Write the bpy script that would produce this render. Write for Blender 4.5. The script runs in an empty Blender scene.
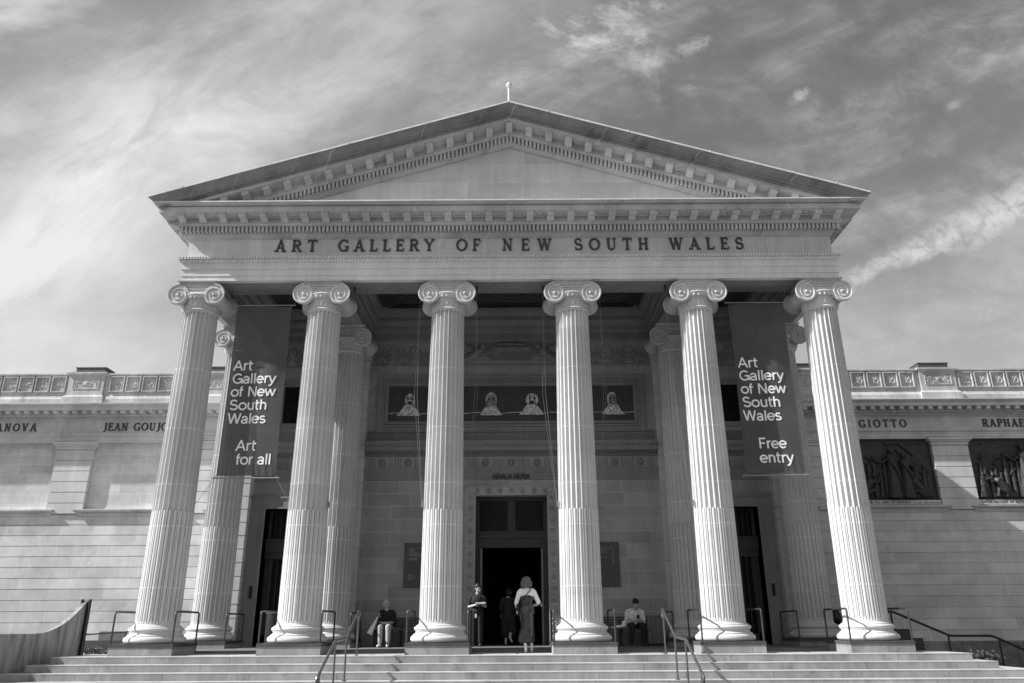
import bpy, math, random
from math import sin, cos, pi, radians, sqrt, atan2
from mathutils import Vector, Matrix, Quaternion

random.seed(7)
scene = bpy.context.scene
COL = scene.collection

# ------------------------------------------------------------------ materials
def new_mat(name):
    m = bpy.data.materials.new(name); m.use_nodes = True
    nt = m.node_tree; nt.nodes.clear()
    out = nt.nodes.new('ShaderNodeOutputMaterial')
    b = nt.nodes.new('ShaderNodeBsdfPrincipled')
    nt.links.new(b.outputs[0], out.inputs[0])
    return m, nt, b

class NT:
    """tiny expression helper for shader maths"""
    def __init__(s, nt): s.nt = nt
    def m(s, op, a, b=None, c=None, clamp=False):
        n = s.nt.nodes.new('ShaderNodeMath'); n.operation = op; n.use_clamp = clamp
        for i, v in enumerate((a, b, c)):
            if v is None: continue
            if isinstance(v, (int, float)): n.inputs[i].default_value = v
            else: s.nt.links.new(v, n.inputs[i])
        return n.outputs[0]
    def comb(s, x, y, z):
        n = s.nt.nodes.new('ShaderNodeCombineXYZ')
        for i, v in enumerate((x, y, z)):
            if isinstance(v, (int, float)): n.inputs[i].default_value = v
            else: s.nt.links.new(v, n.inputs[i])
        return n.outputs[0]
    def sep(s, v):
        n = s.nt.nodes.new('ShaderNodeSeparateXYZ'); s.nt.links.new(v, n.inputs[0]); return n.outputs
    def noise(s, v, scale, detail=4, rough=.55, dist=0):
        n = s.nt.nodes.new('ShaderNodeTexNoise'); n.inputs['Scale'].default_value = scale
        n.inputs['Detail'].default_value = detail; n.inputs['Roughness'].default_value = rough
        n.inputs['Distortion'].default_value = dist
        if v is not None: s.nt.links.new(v, n.inputs['Vector'])
        return n.outputs['Fac']
    def ramp(s, f, a, b, lo=0., hi=1., smooth=True):
        n = s.nt.nodes.new('ShaderNodeMapRange')
        if smooth: n.interpolation_type = 'SMOOTHSTEP'
        s.nt.links.new(f, n.inputs[0])
        for i, v in enumerate((a, b, lo, hi)): n.inputs[i + 1].default_value = v
        return n.outputs[0]
    def grey(s, f):
        n = s.nt.nodes.new('ShaderNodeCombineColor')
        for i in range(3): s.nt.links.new(f, n.inputs[i])
        return n.outputs[0]

def worldpos(nt):
    g = nt.nodes.new('ShaderNodeNewGeometry'); return g.outputs['Position']

def stone(name, base=.45, block=None, var=.18, mott=.18, streak=.04, bump=.15, rough=.85, joint=1.25, z0=0., joint_w=.012, fine=30, drums=None, stain=0.):
    """sandstone: tone differs block by block, mottling, vertical weather streaks, fine grain bump"""
    m, nt, b = new_mat(name); e = NT(nt)
    P = worldpos(nt); x, y, z = e.sep(P)
    u = e.m('ADD', x, y)
    n1 = e.noise(P, 1.1, 6, .6); n2 = e.noise(e.comb(e.m('MULTIPLY', u, 5.), 0., e.m('MULTIPLY', z, .35)), 1., 5, .6)
    n3 = e.noise(P, fine, 3, .6)
    f = e.m('MULTIPLY', e.ramp(n1, .3, .7, 1 - mott, 1 + mott), e.ramp(n2, .3, .7, 1 - streak, 1 + streak))
    f = e.m('MULTIPLY', f, e.ramp(n3, .2, .8, .93, 1.07))
    if stain:
        n4 = e.noise(e.comb(e.m('MULTIPLY', u, 1.2), 3., e.m('MULTIPLY', z, .9)), 1.6, 7, .65)
        f = e.m('MULTIPLY', f, e.ramp(n4, .52, .72, 1., 1 - stain))
    if block:
        bw, bh = block
        br = nt.nodes.new('ShaderNodeTexBrick')
        br.offset = .43; br.squash = 1.3; br.squash_frequency = 3
        br.inputs['Scale'].default_value = 1.
        br.inputs['Brick Width'].default_value = bw; br.inputs['Row Height'].default_value = bh
        br.inputs['Mortar Size'].default_value = joint_w; br.inputs['Mortar Smooth'].default_value = .3
        br.inputs['Bias'].default_value = 0.
        lo, hi = 1 - var, 1 + var
        br.inputs['Color1'].default_value = (lo,) * 3 + (1,); br.inputs['Color2'].default_value = (hi,) * 3 + (1,)
        br.inputs['Mortar'].default_value = (joint,) * 3 + (1,)
        nt.links.new(e.comb(u, e.m('SUBTRACT', z, z0), 0.), br.inputs['Vector'])
        f = e.m('MULTIPLY', f, br.outputs['Color'])
    if drums:
        oi = nt.nodes.new('ShaderNodeObjectInfo')
        for dz in drums:
            d = e.m('ABSOLUTE', e.m('SUBTRACT', z, dz))
            f = e.m('MULTIPLY', f, e.ramp(d, .008, .02, 1.22, 1.))
        f = e.m('MULTIPLY', f, e.ramp(oi.outputs['Random'], 0, 1, .96, 1.04))
        # each drum was cut from its own block
        s = e.m('FLOOR', e.m('ADD', e.m('MULTIPLY', z, .62), e.m('MULTIPLY', oi.outputs['Random'], 9.)))
        wn = nt.nodes.new('ShaderNodeTexWhiteNoise'); wn.noise_dimensions = '2D'
        nt.links.new(e.comb(s, oi.outputs['Random'], 0.), wn.inputs['Vector'])
        f = e.m('MULTIPLY', f, e.ramp(wn.outputs['Value'], 0, 1, .95, 1.05))
    f = e.m('MULTIPLY', f, base)
    nt.links.new(e.grey(f), b.inputs['Base Color'])
    b.inputs['Roughness'].default_value = rough
    b.inputs['Specular IOR Level'].default_value = .08
    bp = nt.nodes.new('ShaderNodeBump'); bp.inputs['Strength'].default_value = bump; bp.inputs['Distance'].default_value = .02
    nt.links.new(n3, bp.inputs['Height']); nt.links.new(bp.outputs[0], b.inputs['Normal'])
    return m

def plain(name, base, rough=.6, metal=0., mott=.15, scale=6, bump=.05, spec=.5, streak=None, alpha=None):
    m, nt, b = new_mat(name); e = NT(nt)
    tc = nt.nodes.new('ShaderNodeTexCoord'); P = tc.outputs['Object']
    if streak:
        x, y, z = e.sep(P)
        P = e.comb(e.m('MULTIPLY', x, streak[0]), e.m('MULTIPLY', y, streak[1]), e.m('MULTIPLY', z, streak[2]))
    n = e.noise(P, scale, 5, .6)
    f = e.m('MULTIPLY', e.ramp(n, .25, .75, 1 - mott, 1 + mott), base)
    nt.links.new(e.grey(f), b.inputs['Base Color'])
    r = e.ramp(n, .2, .8, max(.05, rough - .1), min(1, rough + .1)); nt.links.new(r, b.inputs['Roughness'])
    b.inputs['Metallic'].default_value = metal; b.inputs['Specular IOR Level'].default_value = spec
    bp = nt.nodes.new('ShaderNodeBump'); bp.inputs['Strength'].default_value = bump; bp.inputs['Distance'].default_value = .02
    nt.links.new(n, bp.inputs['Height']); nt.links.new(bp.outputs[0], b.inputs['Normal'])
    return m

C = .366
M = dict(
    column=stone('column_stone', .55, None, mott=.06, streak=.04, bump=.12, drums=(1.42, 2.78, 3.75, 5.1, 6.6), fine=26),
    carved=stone('carved_stone', .52, None, mott=.14, streak=.035, bump=.3, fine=34),
    architrave=stone('architrave_stone', .66, (3.2, 5.), var=.05, mott=.08, streak=.05, joint=1.08, z0=8.), entframe=stone('door_frame_stone', .38, None, mott=.12, streak=.05),
    frieze=stone('frieze_stone', .53, (1.9, 3.), var=.12, mott=.10, streak=.07, z0=9.0, joint=1.12),
    cornice=stone('cornice_stone', .47, (1.85, 5.), var=.07, mott=.14, streak=.04, stain=.3, joint=1.3, z0=9.),
    rake=stone('raking_cornice_stone', .25, (1.85, 9.), var=.09, mott=.18, streak=.08, stain=.45, joint=1.7, joint_w=.016, z0=8.),
    tymp=stone('tympanum_stone', .55, (1.5, .56), var=.11, mott=.10, streak=.05, z0=10.72, joint=1.10),
    wing=stone('wing_stone', .52, (1.9, .363), var=.10, mott=.14, streak=.035, z0=.03, joint=1.2, stain=.15),
    pilaster=stone('pilaster_stone', .52, None, mott=.10, streak=.06),
    wingcorn=stone('wing_cornice_stone', .50, (2.3, 9.), var=.05, mott=.14, streak=.04, z0=5., stain=.2),
    parapet=stone('parapet_stone', .44, None, mott=.18, streak=.10, stain=.35),
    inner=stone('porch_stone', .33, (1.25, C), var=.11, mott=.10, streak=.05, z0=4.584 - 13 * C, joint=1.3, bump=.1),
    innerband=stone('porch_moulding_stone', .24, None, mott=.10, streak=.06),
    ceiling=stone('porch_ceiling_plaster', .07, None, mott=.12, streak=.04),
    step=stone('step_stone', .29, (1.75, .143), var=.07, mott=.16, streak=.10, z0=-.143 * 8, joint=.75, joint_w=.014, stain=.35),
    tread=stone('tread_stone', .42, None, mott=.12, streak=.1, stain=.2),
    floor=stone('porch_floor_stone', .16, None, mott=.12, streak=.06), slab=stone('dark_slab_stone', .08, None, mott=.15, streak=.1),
    rubble=stone('rubble_stone', .20, (.9, .5), var=.2, mott=.35, streak=.2, z0=-2.4, joint=.8, stain=.6, bump=.6, fine=9),
    paving=stone('paving_stone', .15, None, mott=.12, streak=.05),
    letter=plain('letter_metal', .035, .5, 0., .2),
    bronze=plain('bronze', .036, .5, .0, .45, 9, .25, spec=.35),
    rail=plain('rail_metal', .13, .35, .6, .2, 14),
    darkrail=plain('dark_rail_metal', .045, .45, .3, .2, 14),
    steel=plain('black_steel', .012, .5, .0, .3),
    wood=plain('dark_timber', .022, .5, 0, .4, 5, .1, streak=(14, 14, 1)),
    benchwood=plain('bench_timber', .05, .55, 0, .4, 5, .1, streak=(1, 10, 10)),
    box=plain('box_timber', .12, .6, 0, .35, 4, .1, streak=(7, 7, .8)),
    glass=plain('dark_glass', .006, .25, 0, .1, 3, .0, spec=.12),
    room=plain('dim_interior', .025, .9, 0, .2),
    board=plain('board_grey', .05, .45, 0, .08),
    boardtext=plain('board_text', .26, .6, 0, .05),
    white=plain('white_lettering', .80, .6, 0, .04),
    paint=plain('picture_ground', .035, .5, 0, .5, 3),
    palefig=plain('picture_pale_figure', .55, .6, 0, .7, 18, .1),
    flash=plain('lead_flashing', .62, .45, .0, .15, 3),
    roof=plain('roof_sheet', .25, .6, 0, .2, 2),
    boxdark=plain('roof_box', .07, .7, 0, .4, 4, streak=(8, 8, 1)),
    wire=plain('wire', .22, .5, .3, .1),
    ramp=plain('curved_wall_concrete', .22, .7, 0, .6, 1.6, .1, streak=(5, 5, .5)),
    leaf=plain('leaf', .09, .6, 0, .5, 20),
    flower=plain('pale_flower', .5, .6, 0, .3, 20),
    skin=plain('skin', .42, .5, 0, .06, 8), skinpale=plain('pale_skin', .72, .5, 0, .06, 8),
    black=plain('black_cloth', .012, .85, 0, .3, 8), darkhair=plain('dark_hair', .012, .6, 0, .3, 30, .3),
    greyhair=plain('grey_hair', .42, .6, 0, .4, 40, .3), midhair=plain('wavy_light_brown_hair', .085, .5, 0, .6, 40, .4),
    dress=plain('dress_cloth', .028, .30, 0, .5, 9, .3), whitecloth=plain('white_cloth', .75, .8, 0, .06, 6),
    beige=plain('pale_trousers', .36, .8, 0, .1, 6), coat=plain('grey_coat', .022, .85, 0, .2, 6),
    tee=plain('striped_pale_shirt', .62, .8, 0, .35, 16), shoe=plain('pale_shoe', .6, .6, 0, .1), darkshoe=plain('dark_shoe', .03, .5, 0, .2),
    paper=plain('paper', .7, .7, 0, .1),
)
# banner cloth: dark fabric that lets a little of what is behind it through
def banner_mat():
    m, nt, b = new_mat('banner_fabric'); e = NT(nt)
    P = worldpos(nt)
    n = e.noise(P, 260, 2, .5); n2 = e.noise(P, 1.4, 5, .6)
    f = e.m('MULTIPLY', e.ramp(n2, .3, .7, .85, 1.15), .085)
    nt.links.new(e.grey(f), b.inputs['Base Color']); b.inputs['Roughness'].default_value = .75
    tr = nt.nodes.new('ShaderNodeBsdfTransparent'); tl = nt.nodes.new('ShaderNodeBsdfTranslucent')
    tl.inputs[0].default_value = (.08, .08, .08, 1)
    mx = nt.nodes.new('ShaderNodeMixShader'); mx.inputs[0].default_value = .25
    nt.links.new(b.outputs[0], mx.inputs[1]); nt.links.new(tl.outputs[0], mx.inputs[2])
    mx2 = nt.nodes.new('ShaderNodeMixShader'); mx2.inputs[0].default_value = .10
    nt.links.new(mx.outputs[0], mx2.inputs[1]); nt.links.new(tr.outputs[0], mx2.inputs[2])
    out = [x for x in nt.nodes if x.type == 'OUTPUT_MATERIAL'][0]
    nt.links.new(mx2.outputs[0], out.inputs[0])
    return m
M['banner'] = banner_mat()

# ------------------------------------------------------------------ mesh builder
class MB:
    def __init__(s): s.v = []; s.f = []; s.mi = []; s.cur = 0
    def add(s, vs, fs):
        o = len(s.v); s.v += [tuple(v) for v in vs]
        for f in fs: s.f.append(tuple(i + o for i in f)); s.mi.append(s.cur)
    def box(s, x0, x1, y0, y1, z0, z1):
        s.add([(x0, y0, z0), (x1, y0, z0), (x1, y1, z0), (x0, y1, z0), (x0, y0, z1), (x1, y0, z1), (x1, y1, z1), (x0, y1, z1)],
              [(0, 3, 2, 1), (4, 5, 6, 7), (0, 1, 5, 4), (1, 2, 6, 5), (2, 3, 7, 6), (3, 0, 4, 7)])
    def quad(s, a, b, c, d): s.add([a, b, c, d], [(0, 1, 2, 3)])
    def tube(s, pts, r, n=8, cap=True, closed=False):
        pts = [Vector(p) for p in pts]; N = len(pts)
        rs = r if isinstance(r, (list, tuple)) else [r] * N
        up = None; vs = []
        for i, p in enumerate(pts):
            if closed: t = pts[(i + 1) % N] - pts[i - 1]
            else: t = pts[min(i + 1, N - 1)] - pts[max(i - 1, 0)]
            t.normalize()
            if up is None:
                up = Vector((0, 0, 1)) if abs(t.z) < .9 else Vector((0, 1, 0))
            up = (up - t * up.dot(t)).normalized(); sd = t.cross(up)
            for k in range(n):
                a = 2 * pi * k / n
                vs.append(p + up * cos(a) * rs[i] + sd * sin(a) * rs[i])
        fs = []
        for i in range(N if closed else N - 1):
            j = (i + 1) % N
            for k in range(n):
                l = (k + 1) % n
                fs.append((i * n + k, i * n + l, j * n + l, j * n + k))
        if cap and not closed:
            fs.append(tuple(range(n))); fs.append(tuple(reversed([(N - 1) * n + k for k in range(n)])))
        s.add(vs, fs)
    def lathe(s, prof, n=32, c=(0, 0, 0), axis='Z', cap=True):
        vs = []
        for r, h in prof:
            for k in range(n):
                a = 2 * pi * k / n
                if axis == 'Z': vs.append((c[0] + r * cos(a), c[1] + r * sin(a), c[2] + h))
                elif axis == 'Y': vs.append((c[0] + r * cos(a), c[1] + h, c[2] + r * sin(a)))
                else: vs.append((c[0] + h, c[1] + r * cos(a), c[2] + r * sin(a)))
        fs = []
        for i in range(len(prof) - 1):
            for k in range(n):
                l = (k + 1) % n
                q = (i * n + k, i * n + l, (i + 1) * n + l, (i + 1) * n + k)
                fs.append(q if axis != 'Y' else q[::-1])
        if cap:
            a = tuple(reversed(range(n))); bq = tuple((len(prof) - 1) * n + k for k in range(n))
            fs += [a, bq] if axis != 'Y' else [a[::-1], bq[::-1]]
        s.add(vs, fs)
    def ell(s, c, r, n=12, m=8, rot=None):
        vs = []; fs = []
        R = rot if rot else Matrix.Identity(3)
        for i in range(m + 1):
            t = pi * i / m
            for k in range(n):
                a = 2 * pi * k / n
                v = Vector((r[0] * sin(t) * cos(a), r[1] * sin(t) * sin(a), r[2] * cos(t)))
                vs.append(R @ v + Vector(c))
        for i in range(m):
            for k in range(n):
                l = (k + 1) % n
                fs.append((i * n + k, (i + 1) * n + k, (i + 1) * n + l, i * n + l))
        s.add(vs, fs)
    def prism(s, poly, y0, y1):
        """polygon in XZ, extruded in Y"""
        n = len(poly)
        vs = [(x, y0, z) for x, z in poly] + [(x, y1, z) for x, z in poly]
        fs = [tuple(range(n)), tuple(reversed(range(n, 2 * n)))] + [(i, i + n, (i + 1) % n + n, (i + 1) % n) for i in range(n)]
        s.add(vs, fs)
    def stroke(s, pts, w, y, th=.03, w1=None):
        """flat ribbon in the XZ plane, proud of y towards the viewer"""
        w1 = w if w1 is None else w1
        P = [Vector((p[0], p[1])) for p in pts]; N = len(P); L = []; R = []
        closed = (P[0] - P[-1]).length < 1e-6
        for i, p in enumerate(P):
            a = P[i - 1] if i > 0 else (P[-2] if closed else None)
            b = P[i + 1] if i < N - 1 else (P[1] if closed else None)
            t = ((b if b is not None else p) - (a if a is not None else p)).normalized()
            nrm = Vector((-t.y, t.x))
            ww = w[i] if isinstance(w, (list, tuple)) else w + (w1 - w) * i / max(1, N - 1)
            L.append(p + nrm * ww / 2); R.append(p - nrm * ww / 2)
        vs = []
        for yy in (y - th, y):
            vs += [(q.x, yy, q.y) for q in L] + [(q.x, yy, q.y) for q in R]
        fs = []
        for i in range(N - 1):
            fs.append((i, i + 1, N + i + 1, N + i))
            fs.append((i, 2 * N + i, 2 * N + i + 1, i + 1)); fs.append((N + i, N + i + 1, 3 * N + i + 1, 3 * N + i))
        fs.append((0, N, 3 * N, 2 * N)); fs.append((N - 1, 3 * N - 1, 4 * N - 1, 2 * N - 1))
        s.add(vs, fs)
    def sweep(s, path, prof, side=1, caps=True):
        """prof [(out, z)] bottom to top carried along a plan path with mitred corners; side=+1: outward is to the right of travel"""
        P = [Vector(p) for p in path]; N = len(P); K = len(prof); ms = []
        for i in range(N):
            ds = []
            if i > 0: ds.append((P[i] - P[i - 1]).normalized())
            if i < N - 1: ds.append((P[i + 1] - P[i]).normalized())
            ns = [Vector((d.y, -d.x)) * side for d in ds]
            n = sum(ns, Vector((0, 0)))
            if len(ns) == 2: n = n / max(.2, (1 + ns[0].dot(ns[1])))
            ms.append(n)
        vs = [(P[i].x + ms[i].x * o, P[i].y + ms[i].y * o, z) for i in range(N) for o, z in prof]
        fs = []
        for i in range(N - 1):
            for k in range(K - 1):
                q = (i * K + k, (i + 1) * K + k, (i + 1) * K + k + 1, i * K + k + 1)
                fs.append(q if side == 1 else q[::-1])
        if caps:
            fs.append(tuple(range(K))); fs.append(tuple(reversed([(N - 1) * K + k for k in range(K)])))
        s.add(vs, fs)
    def build(s, name, mat, parent=None, smooth=False, origin=None, angle=40):
        o_par = Vector((0, 0, 0))
        if parent is not None:
            q = parent
            while q is not None: o_par += Vector(q.location); q = q.parent
        if origin is None: origin = o_par
        origin = Vector(origin)
        me = bpy.data.meshes.new(name)
        me.from_pydata([(x - origin.x, y - origin.y, z - origin.z) for x, y, z in s.v], [], s.f)
        me.update()
        mats = mat if isinstance(mat, (list, tuple)) else [mat]
        for m in mats: me.materials.append(M[m])
        if len(mats) > 1: me.polygons.foreach_set('material_index', s.mi)
        if smooth:
            me.polygons.foreach_set('use_smooth', [True] * len(me.polygons))
            try: me.set_sharp_from_angle(angle=radians(angle))
            except Exception: pass
        o = bpy.data.objects.new(name, me); COL.objects.link(o)
        if parent is not None: o.parent = parent; o.location = origin - o_par
        else: o.location = origin
        return o

def tag(o, label=None, cat=None, group=None, kind=None):
    if label: o['label'] = label
    if cat: o['category'] = cat
    if group: o['group'] = group
    if kind: o['kind'] = kind
    return o
def thing(name, loc, label, cat, group=None):
    o = bpy.data.objects.new(name, None); COL.objects.link(o); o.location = loc
    o.empty_display_size = .2
    return tag(o, label, cat, group)
def copy_tree(o, parent=None, loc=None):
    c = o.copy(); COL.objects.link(c)
    if parent is not None: c.parent = parent
    if loc is not None: c.location = loc
    for ch in list(o.children): copy_tree(ch, c)
    return c
def arc(cx, cz, rx, rz, a0, a1, n=14):
    return [(cx + rx * cos(radians(a0 + (a1 - a0) * i / n)), cz + rz * sin(radians(a0 + (a1 - a0) * i / n))) for i in range(n + 1)]
def round_path(pts, r, n=4):
    P = [Vector(p) for p in pts]; out = [P[0]]
    for i in range(1, len(P) - 1):
        a = (P[i - 1] - P[i]).normalized() * r; b = (P[i + 1] - P[i]).normalized() * r
        for k in range(n + 1):
            t = k / n; out.append((P[i] + a) * (1 - t) ** 2 + P[i] * 2 * t * (1 - t) + (P[i] + b) * t * t)
    out.append(P[-1]); return out

# ------------------------------------------------------------------ serif capitals
TK, TN, SF = .17, .095, .085
def glyph(ch):
    """returns width, strokes [(points, w0, w1)] in a box one unit high"""
    def st(x, z0=0., z1=1., w=TK): return ([(x, z0), (x, z1)], w, w)
    def sf(x, z, h=.16): return ([(x - h, z), (x + h, z)], SF, SF)
    lo, hi = SF / 2, 1 - SF / 2
    G = {
     'A': (.86, [([(.14, 0), (.43, 1)], TN, TN), ([(.43, 1), (.72, 0)], TK, TK), ([(.24, .33), (.62, .33)], TN, TN), sf(.13, lo), sf(.73, lo)]),
     'R': (.82, [st(.2), (arc(.38, .74, .27, .22, 90, -90), TK * .9, TK * .9), ([(.2, .96), (.4, .96)], TN, TN), ([(.2, .52), (.4, .52)], TN, TN), ([(.42, .52), (.7, 0)], TK, TK), sf(.2, lo), ([(.08, hi), (.3, hi)], SF, SF), ([(.6, lo), (.84, lo)], SF, SF)]),
     'P': (.7, [st(.2), (arc(.36, .73, .27, .23, 90, -90), TK * .9, TK * .9), ([(.2, .96), (.38, .96)], TN, TN), ([(.2, .5), (.38, .5)], TN, TN), sf(.2, lo), ([(.08, hi), (.3, hi)], SF, SF)]),
     'T': (.78, [st(.39), ([(.06, hi), (.72, hi)], TN, TN), sf(.39, lo), ([(.08, 1), (.05, .76)], TN, .05), ([(.70, 1), (.73, .76)], TN, .05)]),
     'L': (.66, [st(.2), sf(.2, hi), ([(.08, lo), (.6, lo)], TN, TN), ([(.58, 0), (.63, .27)], TN, .05)]),
     'E': (.70, [st(.2), ([(.08, hi), (.6, hi)], TN, TN), ([(.08, lo), (.62, lo)], TN, TN), ([(.2, .52), (.5, .52)], TN, TN), ([(.58, 1), (.62, .76)], TN, .05), ([(.6, 0), (.66, .26)], TN, .05), ([(.5, .4), (.5, .64)], .06, .06)]),
     'F': (.66, [st(.2), ([(.08, hi), (.6, hi)], TN, TN), ([(.2, .52), (.48, .52)], TN, TN), ([(.58, 1), (.62, .74)], TN, .05), ([(.48, .4), (.48, .64)], .06, .06), sf(.2, lo)]),
     'Y': (.82, [st(.42, 0, .5), ([(.42, .45), (.12, 1)], TK, TK), ([(.42, .45), (.70, 1)], TN, TN), sf(.42, lo), sf(.13, hi, .13), sf(.70, hi, .13)]),
     'N': (.86, [st(.17, 0, 1, TN), ([(.17, 1), (.68, 0)], TK, TK), st(.68, 0, 1, TN), sf(.17, lo, .13), ([(.04, hi), (.2, hi)], SF, SF), sf(.68, hi, .13)]),
     'W': (1.12, [([(.14, 1), (.36, 0)], TK, TK), ([(.36, 0), (.57, 1)], TN, TN), ([(.55, 1), (.78, 0)], TK, TK), ([(.78, 0), (.99, 1)], TN, TN), sf(.14, hi, .13), sf(.56, hi, .13), sf(.99, hi, .12)]),
     'V': (.84, [([(.14, 1), (.42, 0)], TK, TK), ([(.42, 0), (.69, 1)], TN, TN), sf(.14, hi, .13), sf(.69, hi, .13)]),
     'H': (.86, [st(.2), st(.66), ([(.2, .51), (.66, .51)], TN, TN), sf(.2, lo, .14), sf(.2, hi, .14), sf(.66, lo, .14), sf(.66, hi, .14)]),
     'U': (.86, [st(.2, .3, 1), (arc(.43, .33, .23, .29, 180, 360), TK * .9, TN), st(.66, .3, 1, TN), sf(.2, hi, .14), sf(.66, hi, .13)]),
     'I': (.42, [st(.2), sf(.2, lo), sf(.2, hi)]),
     'J': (.5, [st(.33, .1, 1), (arc(.14, .12, .19, .2, 0, -110), TK * .9, TN), sf(.33, hi)]),
     'D': (.84, [st(.2), (arc(.34, .5, .38, .46, 90, -90), TK * .9, TK * .9), ([(.08, .96), (.36, .96)], TN, TN), ([(.08, .04), (.36, .04)], TN, TN)]),
     'K': (.8, [st(.2), ([(.26, .46), (.66, 1)], TN, TN), ([(.34, .56), (.68, 0)], TK, TK), sf(.2, lo, .13), sf(.2, hi, .13), sf(.66, hi, .1), sf(.7, lo, .1)]),
    }
    ring = [(.46 + .36 * cos(a), .5 + .46 * sin(a), abs(cos(a))) for a in [2 * pi * i / 28 for i in range(29)]]
    if ch == 'O': return .92, [([(x, z) for x, z, k in ring], [TN + (TK - TN) * k for x, z, k in ring], None)]
    if ch == 'Q': return .92, [([(x, z) for x, z, k in ring], [TN + (TK - TN) * k for x, z, k in ring], None), ([(.5, .2), (.85, -.12)], TN, TN)]
    if ch in 'CG':
        a = arc(.46, .5, .36, .46, 42, 318, 24)
        ws = [TN + (TK - TN) * abs(cos(radians(42 + 276 * i / 24))) for i in range(25)]
        stx = [(a, ws, None), ([(.73, .98), (.74, .72)], .05, TN)]
        if ch == 'G': stx += [([(.72, .02), (.72, .42)], TK, TK), ([(.56, .42), (.84, .42)], SF, SF)]
        return .88, stx
    if ch == 'S':
        a = arc(.36, .73, .22, .23, 35, 255, 12) + arc(.38, .27, .24, .23, 90, -145, 12)[1:]
        n = len(a); ws = [TN + (TK - TN) * max(0, 1 - abs(i - n / 2) / (n / 2)) for i in range(n)]
        return .74, [(a, ws, None), ([(.56, .98), (.56, .72)], .05, TN), ([(.16, .02), (.16, .28)], .05, TN)]
    return G.get(ch, (.45, []))
def serif(mb, text, x0, x1, z0, h, y, th=.03, bold=1.0):
    """lettering spread to fill x0..x1 exactly"""
    ws = [glyph(c)[0] * h if c != ' ' else .55 * h for c in text]
    gap = (x1 - x0 - sum(ws)) / max(1, len(text) - 1) if len(text) > 1 else 0
    x = x0
    for c, w in zip(text, ws):
        if c != ' ':
            q_ = 0
            for pts, a, b in glyph(c)[1]:
                aa = [k * h * bold for k in a] if isinstance(a, list) else a * h * bold
                bb = aa if b is None else b * h * bold
                mb.stroke([(x + px * h, z0 + pz * h) for px, pz in pts], aa, y, th + .001 * q_, bb if not isinstance(aa, list) else None); q_ += 1
        x += w + gap
def sglyph(ch):
    """plain grotesque letters: advance width and centre lines, cap height 1, x height .73"""
    A_ = arc; st = lambda x, a=0., b=1.: [(x, a), (x, b)]
    G = {
     'A': (.76, [[(.05, 0), (.38, 1), (.71, 0)], [(.17, .33), (.59, .33)]]),
     'F': (.62, [st(.13), [(.07, .94), (.58, .94)], [(.13, .50), (.52, .50)]]),
     'L': (.58, [st(.13), [(.07, .06), (.55, .06)]]),
     'N': (.82, [st(.13), st(.69), [(.13, 1), (.69, 0)]]),
     'R': (.74, [st(.13), [(.07, .94), (.40, .94)] + A_(.40, .71, .24, .23, 85, -90, 10) + [(.13, .48)], [(.38, .48), (.66, 0)]]),
     'U': (.80, [[(.13, 1), (.13, .36)] + A_(.40, .35, .27, .30, 180, 360, 12) + [(.67, 1)]]),
     'W': (1.08, [[(.06, 1), (.30, 0), (.54, .98), (.78, 0), (1.02, 1)]]),
     'G': (.86, [A_(.44, .5, .36, .45, 45, 355, 22), [(.80, .0), (.80, .46)], [(.46, .46), (.86, .46)]]),
     'S': (.72, [A_(.35, .725, .24, .225, 25, 250, 12) + A_(.37, .275, .27, .225, 80, -155, 12)]),
     'a': (.60, [[(.48, 0), (.48, .44)] + A_(.28, .46, .20, .22, 0, 160, 10), A_(.27, .205, .20, .16, 0, 360, 16), [(.46, .41), (.27, .37)]]),
     'e': (.62, [A_(.31, .365, .26, .315, 0, 318, 18), [(.06, .37), (.60, .37)]]),
     'o': (.66, [A_(.33, .365, .27, .315, 0, 360, 20)]),
     'l': (.26, [st(.13)]),
     'r': (.40, [st(.12, 0, .73), A_(.36, .42, .24, .26, 175, 88, 6)]),
     't': (.38, [[(.16, .95), (.16, .16)] + A_(.28, .17, .12, .12, 180, 290, 5), [(.02, .67), (.36, .67)]]),
     'f': (.36, [[(.15, 0), (.15, .80)] + A_(.27, .82, .12, .14, 180, 80, 5), [(.02, .67), (.35, .67)]]),
     'y': (.58, [[(.04, .73), (.29, .04)], [(.54, .73), (.24, -.14), (.16, -.24), (.04, -.25)]]),
     'u': (.62, [[(.12, .73), (.12, .26)] + A_(.31, .27, .19, .22, 180, 360, 9), st(.50, 0, .73)]),
     'h': (.62, [st(.12), A_(.31, .46, .19, .22, 180, 0, 9) + [(.50, 0)]]),
     'n': (.62, [st(.12, 0, .73), A_(.31, .46, .19, .22, 180, 0, 9) + [(.50, 0)]]),
     'w': (.86, [[(.04, .73), (.23, .02), (.43, .70), (.63, .02), (.82, .73)]]),
     's': (.54, [A_(.27, .53, .18, .15, 30, 250, 9) + A_(.28, .21, .20, .155, 80, -155, 9)]),
     ' ': (.34, []),
    }
    return G.get(ch, (.5, []))
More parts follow.
